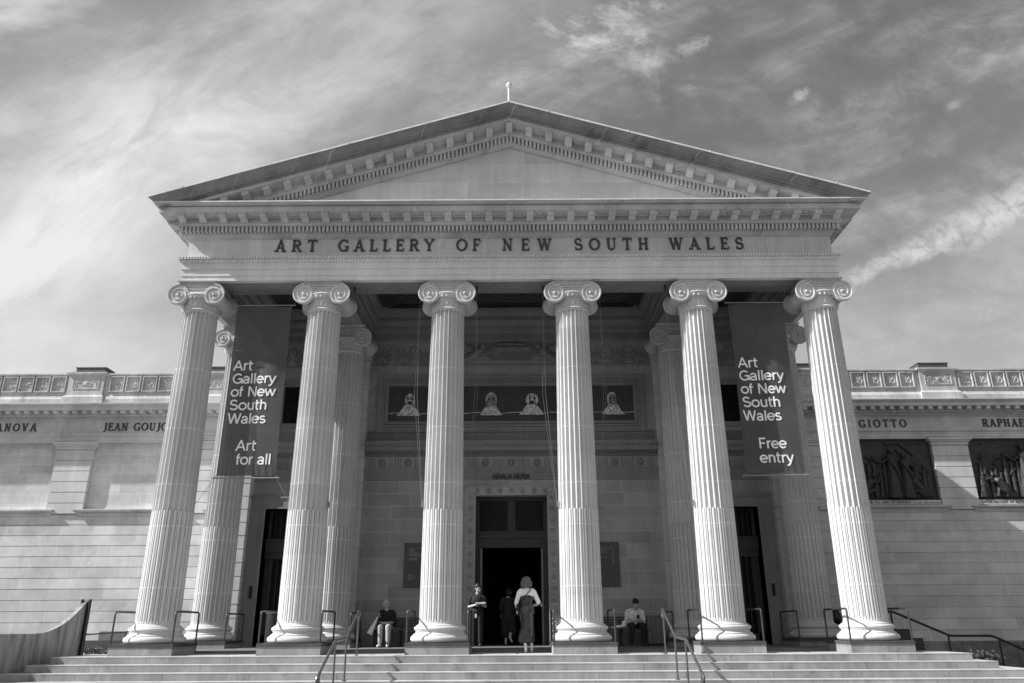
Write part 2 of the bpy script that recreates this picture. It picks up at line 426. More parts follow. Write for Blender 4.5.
def sans(mb, text, x0, x1, z0, h, y, wt=.135, th=.006):
    ws = [sglyph(c)[0] * h for c in text]
    k = (x1 - x0) / sum(ws); x = x0; q_ = 0
    for c, w in zip(text, ws):
        segs = []
        for pts in sglyph(c)[1]:      # break the line at sharp corners so each limb keeps its full weight
            cur = [pts[0]]
            for i in range(1, len(pts)):
                cur.append(pts[i])
                if i < len(pts) - 1:
                    d1 = Vector((pts[i][0] - pts[i - 1][0], pts[i][1] - pts[i - 1][1])); d2 = Vector((pts[i + 1][0] - pts[i][0], pts[i + 1][1] - pts[i][1]))
                    if d1.length > 1e-6 and d2.length > 1e-6 and d1.angle(d2) > 1.0: segs.append(cur); cur = [pts[i]]
            segs.append(cur)
        for pts in segs:
            mb.stroke([(x + px * h * k, z0 + pz * h) for px, pz in pts], wt * h, y, th + .0008 * q_); q_ = (q_ + 1) % 4
        x += w * k

# ================================================================== GROUND, STEPS, LANDING
g = MB(); g.box(-300, 300, -300, 300, -1.5, -1.001)
tag(g.build('ground', 'paving'), kind='structure')
RIS = .143
lv = [(-1.1, 9.65, 0.), (-1.43, 9.98, -RIS), (-1.76, 10.6, -2 * RIS), (-2.09, 10.95, -3 * RIS), (-3.1, 12.4, -4 * RIS), (-3.43, 12.7, -5 * RIS), (-3.76, 13.0, -6 * RIS)]
st = MB()
for i, (yf, hw, z) in enumerate(lv):
    zb = z - RIS if i < len(lv) - 1 else -1.0
    yb = 3.0 + .01 * i if i else .62
    # riser block
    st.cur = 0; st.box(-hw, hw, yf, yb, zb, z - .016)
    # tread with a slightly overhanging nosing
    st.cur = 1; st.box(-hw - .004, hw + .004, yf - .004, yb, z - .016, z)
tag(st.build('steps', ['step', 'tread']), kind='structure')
fl = MB(); fl.box(-9.2, 9.2, .62, 4.9, -1.0, .06)
tag(fl.build('landing', 'floor'), kind='structure')

# ================================================================== THE GALLERY
S = 3.2
B = thing('gallery_building', (0, 0, 0), 'sandstone neoclassical gallery with a six column portico and long wings', 'building')

# ---- columns
def make_column(parent):
    sh = MB(); K = 24
    fpos = [(-.5, 0), (-.43, 1), (-.40, 1), (-.31, 1), (-.16, 1), (0, 1), (.16, 1), (.31, 1), (.40, 1), (.43, 1)]
    zb, zt, zm = .655, 8.12, 3.13
    def R(z):
        t = min(1, max(0, (z - .6) / 7.6)); return .4775 - .0625 * t ** 1.5
    def depth(f, z):
        a = abs(f)
        if z < zb or z > zt: return 0.
        if z <= zm:   # cabled lower third
            e = min(z - zb, .08) / .08; hw = .43 * sqrt(max(0, 1 - (1 - e) ** 2))
            if a >= hw or hw == 0: return 0.
            q = a / hw
            return .046 * (q ** 2.6) if q < .95 else .02
        e = min(zt - z, .08) / .08; hw = .43 * sqrt(max(0, 1 - (1 - e) ** 2))
        if a >= hw or hw == 0: return 0.
        return .062 * sqrt(max(0, 1 - (a / .435) ** 2))
    zs = [.60, .61, .63, zb, zb + .006, zb + .02, zb + .045, zb + .08, 1.2, 2.0, 2.7, zm, zm + .012, 3.8, 4.8, 5.8, 6.8, 7.6, zt - .08, zt - .045, zt - .02, zt - .006, zt, 8.16]
    vs = []
    for z in zs:
        for k in range(K):
            for f, _ in fpos:
                a = 2 * pi * (k + f) / K
                r = R(z) - depth(f, z)
                if z < .64: r += .035 * (1 - (z - .60) / .04) ** 2
                vs.append((r * cos(a), r * sin(a), z))
    n = K * len(fpos); fs = []
    for i in range(len(zs) - 1):
        for k in range(n): fs.append((i * n + k, i * n + (k + 1) % n, (i + 1) * n + (k + 1) % n, (i + 1) * n + k))
    sh.add(vs, fs)
    col = sh.build('column', 'column', parent, smooth=True, origin=(0, 0, 0), angle=38)
    b = MB()
    tor = lambda r, zc, hh, n=9: [(r - hh + hh * cos(a), zc + hh * sin(a)) for a in [(-90 + 180 * i / n) * pi / 180 for i in range(n + 1)]]
    prof = [(.5, .24)] + tor(.66, .315, .075) + [(.60, .392), (.60, .408)] + [(.565, .425), (.545, .445), (.54, .462), (.55, .475), (.56, .48), (.56, .49)] + tor(.585, .532, .042, 7) + [(.535, .578), (.535, .596), (.515, .6), (.47, .602)]
    b.lathe(prof, 64, cap=False)
    b.build('column_base', 'column', col, smooth=True, angle=35)
    p = MB(); p.cur = 0; p.box(-.69, .69, -.69, .69, 0, .17); p.cur = 1; p.box(-.70, .70, -.70, .70, .17, .24)
    p.build('plinth', ['step', 'slab'], col)
    c = MB(); ZC = 8.545; XE = .453
    c.lathe([(.40, 8.14), (.435, 8.15), (.447, 8.17), (.435, 8.19), (.418, 8.2), (.422, 8.3), (.43, 8.40), (.455, 8.41), (.455, 8.43), (.44, 8.435), (.47, 8.46), (.52, 8.52), (.53, 8.56), (.40, 8.66)], 48, cap=False)
    for k in range(20):            # necking leaves
        a = 2 * pi * k / 20; ca, sa = cos(a), sin(a)
        c.ell((.422 * ca, .422 * sa, 8.30), (.014, .040, .08), 8, 6, Matrix.Rotation(a, 3, 'Z'))
        a += pi / 20; ca, sa = cos(a), sin(a)
        c.ell((.425 * ca, .425 * sa, 8.35), (.02, .022, .04), 6, 4, Matrix.Rotation(a, 3, 'Z'))
    for k in range(28):            # egg and dart
        a = 2 * pi * k / 28
        c.ell((.487 * cos(a), .487 * sin(a), 8.485), (.032, .034, .048), 8, 6, Matrix.Rotation(a, 3, 'Z'))
    for sx in (-1, 1):
        # bolster between front and back scrolls
        pr = []
        for i in range(25):
            t = -1 + 2 * i / 24; y = .44 * t
            r = .165 + .095 * abs(t) ** 1.8 + (.008 if i % 3 == 0 else 0)
            pr.append((r, y))
        c.lathe(pr, 30, (sx * XE, 0, ZC), 'Y', cap=False)
        for sy in (-1, 1):
            y = sy * .45
            c.lathe([(0.001, -.02), (.262, -.02), (.268, -.012), (.268, .012), (.262, .02), (.001, .02)], 36, (sx * XE, y, ZC), 'Y', cap=False)
            pts = []; rr = []
            for i in range(74):
                t = i / 73; a = radians(90) - sx * -1 * 0 + (-1 if sx > 0 else 1) * t * 2.6 * 2 * pi
                r = .25 * (1 - t) ** 1.15 + .035
                pts.append((sx * XE + r * cos(a), y + sy * .024, ZC + r * sin(a))); rr.append(.019 * (1 - t) + .008)
            c.tube(pts, rr, 6)
            c.ell((sx * XE, y + sy * .03, ZC), (.042, .035, .042), 10, 8)
    # cushion joining the scrolls, sagging at the middle
    for sy in (-1, 1):
        top = [(-XE, 8.805), (XE, 8.805)]
        low = [(x, 8.70 - .13 * (1 - (x / XE) ** 2)) for x in [XE - 2 * XE * i / 12 for i in range(13)]]
        poly = top[:1] + low[::-1] + top[1:]
        y0, y1 = (sy * .435, sy * .30) if sy < 0 else (.30, .435)
        c.prism(poly[::-1], min(y0, y1), max(y0, y1))
        yy = sy * .448
        c.tube([(x, yy, 8.797) for x in (-XE, 0, XE)], .021, 6)
        c.tube([(x, yy, 8.75 - .045 * (1 - (x / XE) ** 2)) for x in [-XE + 2 * XE * i / 12 for i in range(13)]], .011, 6)
        c.tube([(x, yy, 8.715 - .115 * (1 - (x / XE) ** 2)) for x in [-XE * .62 + 1.24 * XE * i / 12 for i in range(13)]], .022, 6)
    c.box(-.42, .42, -.30, .30, 8.6, 8.80)
    c.sweep([(-.46, .46), (-.46, -.46), (.46, -.46), (.46, .46), (-.46, .46)], [(-.1, 8.80), (-.02, 8.812), (-.01, 8.83), (-.01, 8.885), (.045, 8.895), (.05, 8.905), (.05, 8.932), (-.1, 8.932)], side=1, caps=False)
    for k in range(15):
        for sy in (-1, 1):
            t = -.44 + .88 * k / 14
            c.ell((t, sy * .462, 8.858), (.023, .026, .034), 6, 5); c.ell((sy * .462, t, 8.858), (.026, .023, .034), 6, 5)
    c.build('capital', 'carved', col, smooth=True, angle=45)
    return col
col0 = make_column(B)
first = True
for row, (yy, xs, zz) in enumerate(((0, [-2.5, -1.5, -.5, .5, 1.5, 2.5], 0.), (3.22, [-2.5, -1.5, 1.5, 2.5], 0.))):
    for x in xs:
        if first: c = col0; first = False
        else: c = copy_tree(col0, B)
        c.location = (x * S, yy, 0)

# ---- entablature (architrave, frieze) round the front and both flanks
YB = 14.
front = [(-8.0, YB), (-8.0, 0), (8.0, 0), (8.0, YB)]
e = MB()
e.sweep(front, [(.30, 8.934), (.45, 8.934), (.45, 9.065), (.468, 9.07), (.468, 9.235), (.476, 9.24), (.486, 9.262), (.486, 9.27), (.486, 9.42), (.50, 9.43), (.535, 9.47), (.545, 9.49), (.535, 9.50), (.535, 9.55), (.585, 9.552), (.585, 9.565), (.50, 9.57), (.30, 9.575)], side=1, caps=False)
n = 118
for k in range(n):      # carved leaf row under the top of the architrave and the bead row on the fascia
    x = -8.45 + 16.9 * (k + .5) / n
    e.ell((x, -.535, 9.455), (.05, .034, .034), 6, 4)
for k in range(n):
    e.ell((-8.45 + 16.9 * (k + .5) / n, -.48, 9.252), (.05, .014, .013), 6, 4)
n2 = 230
for k in range(n2):
    x = -8.56 + 17.12 * (k + .5) / n2; e.box(x - .024, x + .024, -.582, -.53, 9.503, 9.549)
    if abs(x) < 8.47: e.box(x - .022, x + .022, -.498, -.47, 9.243, 9.268)
e.build('architrave', 'architrave', B, smooth=True, angle=30)
fz = MB()
fz.sweep(front, [(.30, 9.577), (.405, 9.58), (.40, 9.60), (.40, 10.14), (.30, 10.14)], side=1, caps=False)
fzo = fz.build('frieze', 'frieze', B)
lt = MB()
toX = lambda u: (u - 509.6) / 38.2
for w, a, b_ in (('ART', 275.2, 317.5), ('GALLERY', 338, 434.5), ('OF', 456, 480.5), ('NEW', 502, 551.5), ('SOUTH', 573.5, 648.5), ('WALES', 668.5, 743.5)):
    serif(lt, w, toX(a), toX(b_), 9.775, .335, -.398, .035, 1.0)
lt.build('inscription', 'letter', fzo)
co = MB()
co.sweep(front, [(.30, 10.13), (.41, 10.135), (.43, 10.16), (.47, 10.20), (.49, 10.235), (.50, 10.24), (.50, 10.26), (.51, 10.262), (.51, 10.41), (.64, 10.412), (.65, 10.44), (.67, 10.47), (.675, 10.50), (.675, 10.622), (1.02, 10.622), (1.02, 10.77), (.985, 10.772), (.985, 10.795), (1.06, 10.80), (1.10, 10.815), (1.125, 10.83), (1.125, 10.845), (.2, 10.85)], side=1, caps=False)
coo = co.build('cornice', 'cornice', B)
de = MB()
nd = 163; sp = 17.2 / nd
for k in range(nd):
    x = -8.6 + sp * (k + .5); de.box(x - sp * .26, x + sp * .26, -.635, -.50, 10.265, 10.40)
for sx in (-1, 1):
    for k in range(100):
        y = -.6 + sp * (k + .5); xx = sorted((sx * 8.50, sx * 8.635)); de.box(xx[0], xx[1], y - sp * .26, y + sp * .26, 10.265, 10.40)
tag(de.build('dentil_row', 'carved', coo), kind='stuff')
def modillion_mb(L=.29, w=.088):
    m = MB()
    prof = [(0, 0), (0, -.135), (-.04, -.148), (-.11, -.128), (-.18, -.092), (-.235, -.082), (-L + .02, -.088), (-L, -.078), (-L, -.03), (-L - .02, -.03), (-L - .02, 0)]
    n = len(prof)
    vs = [(-w, y, z) for y, z in prof] + [(w, y, z) for y, z in prof]
    m.add(vs, [tuple(reversed(range(n))), tuple(range(n, 2 * n))] + [(i, (i + 1) % n, (i + 1) % n + n, i + n) for i in range(n)])
    m.box(-w - .018, w + .018, -L - .03, 0, -.028, -.001)
    return m
MS = 8.49 / 16
mo = modillion_mb(); mod0 = mo.build('modillion', 'carved', coo, origin=(0, 0, 0)); mod0.location = (-16 * MS, -.672, 10.62)
for i in range(1, 33): copy_tree(mod0, coo, (-8.49 + i * MS, -.672, 10.62))
for sx in (-1, 1):
    for k in range(9):
        c = copy_tree(mod0, coo, (sx * 8.672, -.45 + k * MS, 10.62)); c.rotation_euler = (0, 0, -sx * -pi / 2 if sx > 0 else -pi / 2)
# coffer rosettes between modillions
cf = MB()
for i in range(32):
    x = -8.49 + (i + .5) * MS
    cf.sweep([(x - .13, -.96), (x + .13, -.96), (x + .13, -.74), (x - .13, -.74), (x - .13, -.96)], [(-.02, 10.61), (.02, 10.60), (.02, 10.622)], side=1, caps=False)
    cf.ell((x, -.85, 10.615), (.05, .04, .02), 8, 4)
tag(cf.build('soffit_coffers', 'carved', coo), kind='stuff')

# ---- pediment
SL = .3068; ZT = 10.96; XT = 9.245
ztop = lambda x: ZT + SL * (XT - abs(x))
CT = 10.838
def rake(mb, prof, ymax_lim=True):
    """prof [(y, h)]: h measured down from the top line; each point runs from the apex to where it meets the cornice"""
    for sx in (-1, 1):
        vs = []
        for y, h, xl in [(p[0], p[1], p[2] if len(p) > 2 else None) for p in prof]:
            xe = min(XT, XT - (CT - ZT - h) / SL) if xl is None else xl
            xe = min(xe, 8.0 - y)
            vs.append((0, y, ztop(0) + h)); vs.append((sx * xe, y, ztop(xe) + h))
        fs = []
        for i in range(len(prof) - 1):
            q = (2 * i, 2 * i + 1, 2 * i + 3, 2 * i + 2); fs.append(q if sx < 0 else q[::-1])
        mb.add(vs, fs)
pd = MB()
rake(pd, [(-.38, -.86), (-.40, -.85), (-.43, -.82), (-.47, -.80), (-.49, -.79), (-.51, -.785), (-.51, -.78), (-.51, -.645), (-.64, -.64), (-.65, -.62), (-.67, -.60), (-.675, -.58), (-.675, -.425), (-1.02, -.425), (-1.02, -.335)])
pdo = pd.build('pediment', 'cornice', B)
sm = MB()
rake(sm, [(-1.02, -.335), (-1.03, -.333), (-1.03, -.322), (-1.06, -.32), (-1.075, -.30), (-1.075, -.285), (-1.13, -.28), (-1.13, -.255), (-1.095, -.25), (-1.10, -.235), (-1.12, -.20), (-1.14, -.14), (-1.19, -.08), (-1.235, -.05), (-1.245, -.045), (-1.245, -.012)])
smo = sm.build('raking_moulding', 'rake', pdo)
bd = MB()
for sx in (-1, 1):
    for k in range(150):
        x = sx * (.05 + k * .06); bd.box(x - .017, x + .017, -1.10, -1.06, ztop(x) - .325, ztop(x) - .288)
tag(bd.build('bead_row', 'rake', smo), kind='stuff')
fs_ = MB()
rng = random.Random(3)
for sx in (-1, 1):
    x = 0.
    while x < XT:
        x2 = min(XT, x + 1.05); d = rng.uniform(-.004, .004)
        a, b_ = sx * (x + .008), sx * (x2 - .008)
        vs = [(a, -1.262 + d, ztop(a) - .022), (b_, -1.262 + d, ztop(b_) - .022), (b_, -1.262 + d, ztop(b_) + .022), (a, -1.262 + d, ztop(a) + .022),
              (a, .2, ztop(a) - .022), (b_, .2, ztop(b_) - .022), (b_, .2, ztop(b_) + .03), (a, .2, ztop(a) + .03)]
        fs_.add(vs, [(0, 1, 2, 3), (3, 2, 6, 7), (0, 4, 5, 1), (0, 3, 7, 4), (1, 5, 6, 2), (4, 7, 6, 5)])
        fs_.box(min(a, b_) - .008 if sx > 0 else max(a, b_) - .008, (min(a, b_) if sx > 0 else max(a, b_)) + .008, -1.266, -1.2, ztop(a) - .02, ztop(a) + .038)
        x = x2
    for y in (0,):
        pass
fs_.build('roof_flashing', 'flash', pdo)
fc = MB()   # lead along the top of the horizontal cornice
fc.sweep([(-8, 8), (-8, 0), (8, 0), (8, 8)], [(.30, 10.851), (1.13, 10.842), (1.155, 10.842), (1.155, 10.872), (.3, 10.885)], side=1, caps=False)
fc.build('cornice_flashing', 'flash', pdo)
dr = MB()
sp2 = 17.2 / 163
for sx in (-1, 1):
    for k in range(80):
        x = sx * sp2 * (k + .5)
        if ztop(x) - .65 < CT + .1: continue
        h = SL * sp2 * .27 * (-1 if sx > 0 else 1)
        xa, xb = x - sp2 * .26, x + sp2 * .26
        vs = []
        for y in (-.635, -.50):
            vs += [(xa, y, ztop(xa) - .775), (xb, y, ztop(xb) - .775), (xb, y, ztop(xb) - .648), (xa, y, ztop(xa) - .648)]
        dr.add(vs, [(0, 1, 2, 3), (0, 4, 5, 1), (1, 5, 6, 2), (2, 6, 7, 3), (3, 7, 4, 0)])
tag(dr.build('dentil_row', 'carved', pdo), kind='stuff')
def rmod(sx):
    m = MB(); L = .29; w = .088
    prof = [(0, 0), (0, -.135), (-.04, -.148), (-.11, -.128), (-.18, -.092), (-.235, -.082), (-L + .02, -.088), (-L, -.078), (-L, -.03), (-L - .02, -.03), (-L - .02, 0)]
    n = len(prof); sh = (lambda x: -SL * x * sx) if sx else (lambda x: -SL * abs(x))
    vs = [(-w, y, z + sh(-w)) for y, z in prof] + [(w, y, z + sh(w)) for y, z in prof]
    m.add(vs, [tuple(reversed(range(n))), tuple(range(n, 2 * n))] + [(i, (i + 1) % n, (i + 1) % n + n, i + n) for i in range(n)])
    return m
a0 = rmod(0).build('modillion', 'carved', pdo, origin=(0, 0, 0)); a0.location = (0, -.672, ztop(0) - .43)
for sx in (-1, 1):
    base = rmod(sx).build('modillion', 'carved', pdo, origin=(0, 0, 0)); base.location = (sx * MS, -.672, ztop(MS) - .43)
    for i in range(2, 15):
        copy_tree(base, pdo, (sx * i * MS, -.672, ztop(i * MS) - .43))
tp = MB()
tp.add([(-8.3, -.36, 10.84), (8.3, -.36, 10.84), (0, -.36, 13.4)], [(0, 1, 2)])
tp.build('tympanum', 'tymp', pdo)
rf = MB()
for sx in (-1, 1):
    vs = [(0, .0, ztop(0) - .02), (sx * XT, .0, ZT - .02), (sx * XT, YB + 2, ZT - .02), (0, YB + 2, ztop(0) - .02), (0, 0, ztop(0) - .2), (sx * XT, 0, ZT - .12), (sx * XT, YB + 2, ZT - .12), (0, YB + 2, ztop(0) - .2)]
    rf.add(vs, [(0, 1, 2, 3), (4, 7, 6, 5), (1, 5, 6, 2)])
# side gutters (the sima along both eaves)
for sx in (-1, 1):
    pth = [(sx * 8.0, 0.), (sx * 8.0, YB)]
    rf.sweep(pth, [(.95, 10.845), (1.10, 10.845), (1.15, 10.87), (1.22, 10.93), (1.245, 10.95), (1.245, 10.965), (1.0, 10.965)], side=sx if False else (1 if sx > 0 else -1), caps=False)
rf.build('roof', 'roof', B)
fi = MB()
fi.tube([(0, .25, ztop(0) - .1), (0, .25, 15.45)], .038, 10); fi.lathe([(.1, 0), (.11, .05), (.05, .1)], 12, (0, .25, ztop(0) - .02))
fi.ell((0, .25, 15.50), (.085, .085, .085), 14, 10); fi.ell((0, .25, 15.40), (.06, .06, .025), 12, 6)
fi.build('finial', 'flash', B, smooth=True)

# ---- porch interior: beams, ceiling, walls
bm_ = MB()
Yw = 4.2
bm_.box(-7.55, 7.55, -.30, .45, 8.936, 10.5)                      # front beam core
for sx in (-1, 1):
    a, b_ = sorted((sx * 7.55, sx * 8.30)); bm_.box(a, b_, -.30, YB, 8.936, 10.5)
    a, b_ = sorted((sx * 4.35, sx * 5.25)); bm_.box(a, b_, .452, 4.9, 8.936, 10.5)
    for side in (0, 1):                                          # cornice mouldings on the beam flanks
        xx = 4.35 if side == 0 else 5.25; d = -1 if side == 0 else 1
        pr = [(0, 9.12), (.03, 9.13), (.03, 9.2), (.08, 9.26), (.10, 9.30), (.10, 9.42), (.14, 9.44), (.20, 9.54), (.20, 9.66), (.26, 9.70), (.34, 9.80), (.36, 9.92), (0, 9.92)]
        vs = []
        for y in (.452, Yw): vs += [(sx * (xx + d * o), y, z) for o, z in pr]
        K = len(pr); f_ = []
        for k in range(K - 1): f_.append((k, k + 1, K + k + 1, K + k))
        bm_.add(vs, f_)
    pr2 = [(0, 9.12), (.03, 9.13), (.03, 9.2), (.08, 9.26), (.10, 9.30), (.10, 9.42), (.2, 9.54), (.2, 9.66), (.34, 9.80), (.36, 9.92)]
    vs = []
    for y in (.452, Yw): vs += [(sx * (7.55 - o), y, z) for o, z in pr2]
    K = len(pr2); bm_.add(vs, [(k, k + 1, K + k + 1, K + k) for k in range(K - 1)])
bm_.build('portico_beam', 'innerband', B)
ce = MB()
ce.box(-7.55, 7.55, .45, Yw + .6, 9.93, 10.05)
for (xa, xb) in ((-4.3, 4.3), (-7.5, -5.3), (5.3, 7.5)):
    cx = (xa + xb) / 2; nb = 3 if xb - xa > 4 else 1; w = (xb - xa - .8) / nb
    for k in range(nb):
        p0 = xa + .4 + w * k + .12; p1 = p0 + w - .24
        for d, zz in ((0, 9.93), (.12, 9.90), (.22, 9.935)):
            ce.sweep([(p0 + d, .95 + d), (p1 - d, .95 + d), (p1 - d, 3.75 - d), (p0 + d, 3.75 - d), (p0 + d, .95 + d)], [(-.03, zz - .05), (.03, zz - .05), (.03, 9.95), (-.03, 9.95)], side=1, caps=False)
        mx, my = (p0 + p1) / 2, 2.35; rmax = min(p1 - p0, 2.8) / 2 - .3
        for rr in (rmax, rmax * .72, rmax * .4):
            ce.tube([(mx + rr * cos(2 * pi * i / 32), my + rr * sin(2 * pi * i / 32), 9.92) for i in range(32)], .05, 6, closed=True)
        ce.ell((mx, my, 9.92), (.16, .16, .08), 12, 6)
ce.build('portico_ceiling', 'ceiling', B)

# centre wall with the doorway
wl = MB()
wl.box(-4.35, -1.31, Yw, Yw + .45, .06, 4.584); wl.box(1.31, 4.35, Yw, Yw + .45, .06, 4.584); wl.box(-1.31, 1.31, Yw, Yw + .45, 4.40, 4.584)
wl.box(-4.35, 4.35, Yw, Yw + .45, 4.584, 10.)
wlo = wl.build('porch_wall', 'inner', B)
def bands(mb, x0, x1, y, door=False):
    """mouldings above the stone courses, from the string course up to the ceiling"""
    P = [(x0, y), (x1, y)]
    sw = lambda pr: mb.sweep(P, pr, side=1, caps=True)
    sw([(-.02, 4.584), (.03, 4.60), (.03, 4.70), (.045, 4.705), (.045, 4.80), (.06, 4.81), (.06, 4.87), (.09, 4.90), (.10, 4.925), (.10, 4.945), (-.02, 4.95)])
    sw([(-.02, 5.30), (.05, 5.30), (.05, 5.385), (.10, 5.39), (.14, 5.42), (.30, 5.425), (.30, 5.55), (.33, 5.56), (.38, 5.62), (.40, 5.66), (.40, 5.70), (.05, 5.735), (-.02, 5.735)])
    sw([(-.02, 6.02), (.04, 6.03), (.06, 6.06), (.06, 6.08), (-.02, 6.09)])
    sw([(-.02, 8.10), (.03, 8.11), (.05, 8.14), (.05, 8.16), (-.02, 8.165)])
    sw([(-.02, 8.885), (.04, 8.89), (.07, 8.93), (.07, 8.96), (.09, 8.97), (.09, 9.18), (.12, 9.2), (.15, 9.26), (.15, 9.40), (.22, 9.44), (.28, 9.50), (.30, 9.52), (.30, 9.66), (.34, 9.68), (.42, 9.80), (.44, 9.93), (-.02, 9.93)])
    n = int((x1 - x0) / .11)
    for k in range(n):
        x = x0 + (k + .5) * (x1 - x0) / n
        mb.box(x - .03, x + .03, y - .09, y - .04, 5.31, 5.38)
        mb.ell((x, y - .155, 9.48), (.035, .03, .03), 6, 4)
        mb.ell((x, y - .36, 5.60), (.035, .03, .035), 6, 4)
    n = int((x1 - x0) / .055)
    for k in range(n):
        x = x0 + (k + .5) * (x1 - x0) / n; mb.box(x - .014, x + .014, y - .02, y + .01, 5.745, 6.01)
def rosettes(mb, x0, x1, y, centre, pitch=.764):
    k0 = int((x0 - centre) / pitch) - 1
    for k in range(k0, k0 + 40):
        c = centre + k * pitch
        if x0 + .1 < c < x1 - .1:
            mb.lathe([(.125, -.02), (.125, .0), (.10, -.02), (.09, -.012), (.05, -.02), (.04, -.035), (.001, -.04)][1:], 14, (c, y, 5.12), 'Y', cap=False)
            for q in range(8):
                a = pi * q / 4; mb.ell((c + .065 * cos(a), y - .02, 5.12 + .065 * sin(a)), (.026, .02, .026), 6, 4)
        for q in range(5):
            x = c + pitch / 2 - .16 + q * .08
            if x0 + .05 < x < x1 - .05: mb.box(x - .018, x + .018, y - .022, y + .01, 5.01, 5.23)
def anthemion(mb, x0, x1, y, skip=None):
    pitch = .62; n = int((x1 - x0) / pitch); pitch = (x1 - x0) / n
    for k in range(n):
        c = x0 + (k + .5) * pitch
        if skip and skip[0] < c < skip[1]: continue
        for q in range(-3, 4):
            a = q * radians(24); L = .42 - .03 * abs(q)
            p0 = Vector((c, 8.28)); dr_ = Vector((sin(a), cos(a)))
            mb.stroke([(p0.x + dr_.x * .12, p0.y + dr_.y * .12), (p0.x + dr_.x * L * .7, p0.y + dr_.y * L * .7), (p0.x + dr_.x * L + .03 * sin(a), p0.y + dr_.y * L)], [.02, .055, .03], y, .035)
        mb.stroke(arc(c, 8.36, .26, .16, 200, 340, 10), .035, y, .03)
        mb.stroke(arc(c + pitch / 2, 8.62, .13, .14, -60, 240, 10), .03, y, .03)
        mb.ell((c, y - .01, 8.27), (.05, .04, .05), 8, 6)
        mb.ell((c + pitch / 2, y - .01, 8.62), (.03, .03, .03), 6, 4)
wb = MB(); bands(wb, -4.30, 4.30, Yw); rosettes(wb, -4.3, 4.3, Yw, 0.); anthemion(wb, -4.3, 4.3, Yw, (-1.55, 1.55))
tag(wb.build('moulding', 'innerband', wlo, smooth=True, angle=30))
# cartouche with scrolled supporters
ca = MB()
ca.box(-.62, .62, Yw - .10, Yw + .01, 8.33, 8.66)
ca.sweep([(-.62, Yw - .10), (.62, Yw - .10)], [(-.05, 8.30), (.04, 8.30), (.04, 8.35), (.006, 8.36), (.006, 8.60), (.04, 8.62), (.05, 8.68), (-.05, 8.68)], side=1)
ca.tube([(x, Yw - .10, 8.72 + .10 * cos(x / .62 * pi / 2)) for x in [-.62 + 1.24 * i / 12 for i in range(13)]], .035, 6)
for k in range(9): ca.ell((-.3 + .075 * k, Yw - .12, 8.46 + .03 * sin(k * 2.3)), (.03, .02, .04), 6, 4)
for sx in (-1, 1):
    ca.ell((sx * .86, Yw - .12, 8.72), (.09, .09, .11), 10, 8); ca.tube([(sx * .92, Yw - .10, 8.62), (sx * 1.05, Yw - .10, 8.5), (sx * 1.25, Yw - .08, 8.35), (sx * 1.55, Yw - .06, 8.25)], [.10, .15, .12, .06], 8)
    ca.tube([(sx * 1.0, Yw - .12, 8.56), (sx * .85, Yw - .15, 8.45), (sx * .66, Yw - .15, 8.5)], [.06, .045, .035], 8)
    for q in range(5):
        ca.tube([(sx * 1.05, Yw - .08, 8.55 + .02 * q), (sx * (1.3 + .05 * q), Yw - .10, 8.60 + .05 * q), (sx * (1.62), Yw - .06, 8.42 + .08 * q)], [.03, .05, .02], 6)
ca.build('cartouche', 'innerband', wlo, smooth=True)
# NAALA NURA over the door
nn = MB(); sans(nn, 'NAALA NURA', -.55, .55, 4.618, .15, Yw - .062, .18, .02); nn.build('door_inscription', 'letter', wlo)

# decorated surround
ds = MB()
for (x0, x1, z0, z1) in ((-1.33, -1.04, .06, 4.41), (1.04, 1.33, .06, 4.41), (-1.04, 1.04, 4.145, 4.41)):
    ds.box(x0, x1, Yw - .05, Yw + .45, z0, z1)
for sx in (-1, 1):
    a, b_ = sorted((sx * 1.04, sx * 1.075)); ds.box(a, b_, Yw - .075, Yw - .045, .06, 4.18)
    a, b_ = sorted((sx * 1.295, sx * 1.335)); ds.box(a, b_, Yw - .075, Yw - .045, .06, 4.41)
    for k in range(13):
        z = .3 + k * .315; c = sx * 1.185
        for q in range(6):
            a = pi * q / 3; ds.ell((c + .055 * cos(a), Yw - .055, z + .055 * sin(a)), (.03, .05, .03), 6, 4)
        ds.ell((c, Yw - .06, z), (.025, .025, .025), 6, 4)
        ds.tube([(c - .07, Yw - .06, z + .12), (c, Yw - .07, z + .18), (c + .07, Yw - .06, z + .12)], .022, 5)
ds.box(-1.075, 1.075, Yw - .075, Yw - .045, 4.145, 4.18); ds.box(-1.335, 1.335, Yw - .075, Yw - .045, 4.37, 4.41)
for k in range(-3, 4):
    c = k * .33
    for q in range(6):
        a = pi * q / 3; ds.ell((c + .055 * cos(a), Yw - .055, 4.275 + .055 * sin(a)), (.03, .05, .03), 6, 4)
    ds.ell((c, Yw - .06, 4.275), (.025, .025, .025), 6, 4)
dso = ds.build('door_surround', 'entframe', wlo, smooth=True, angle=35)
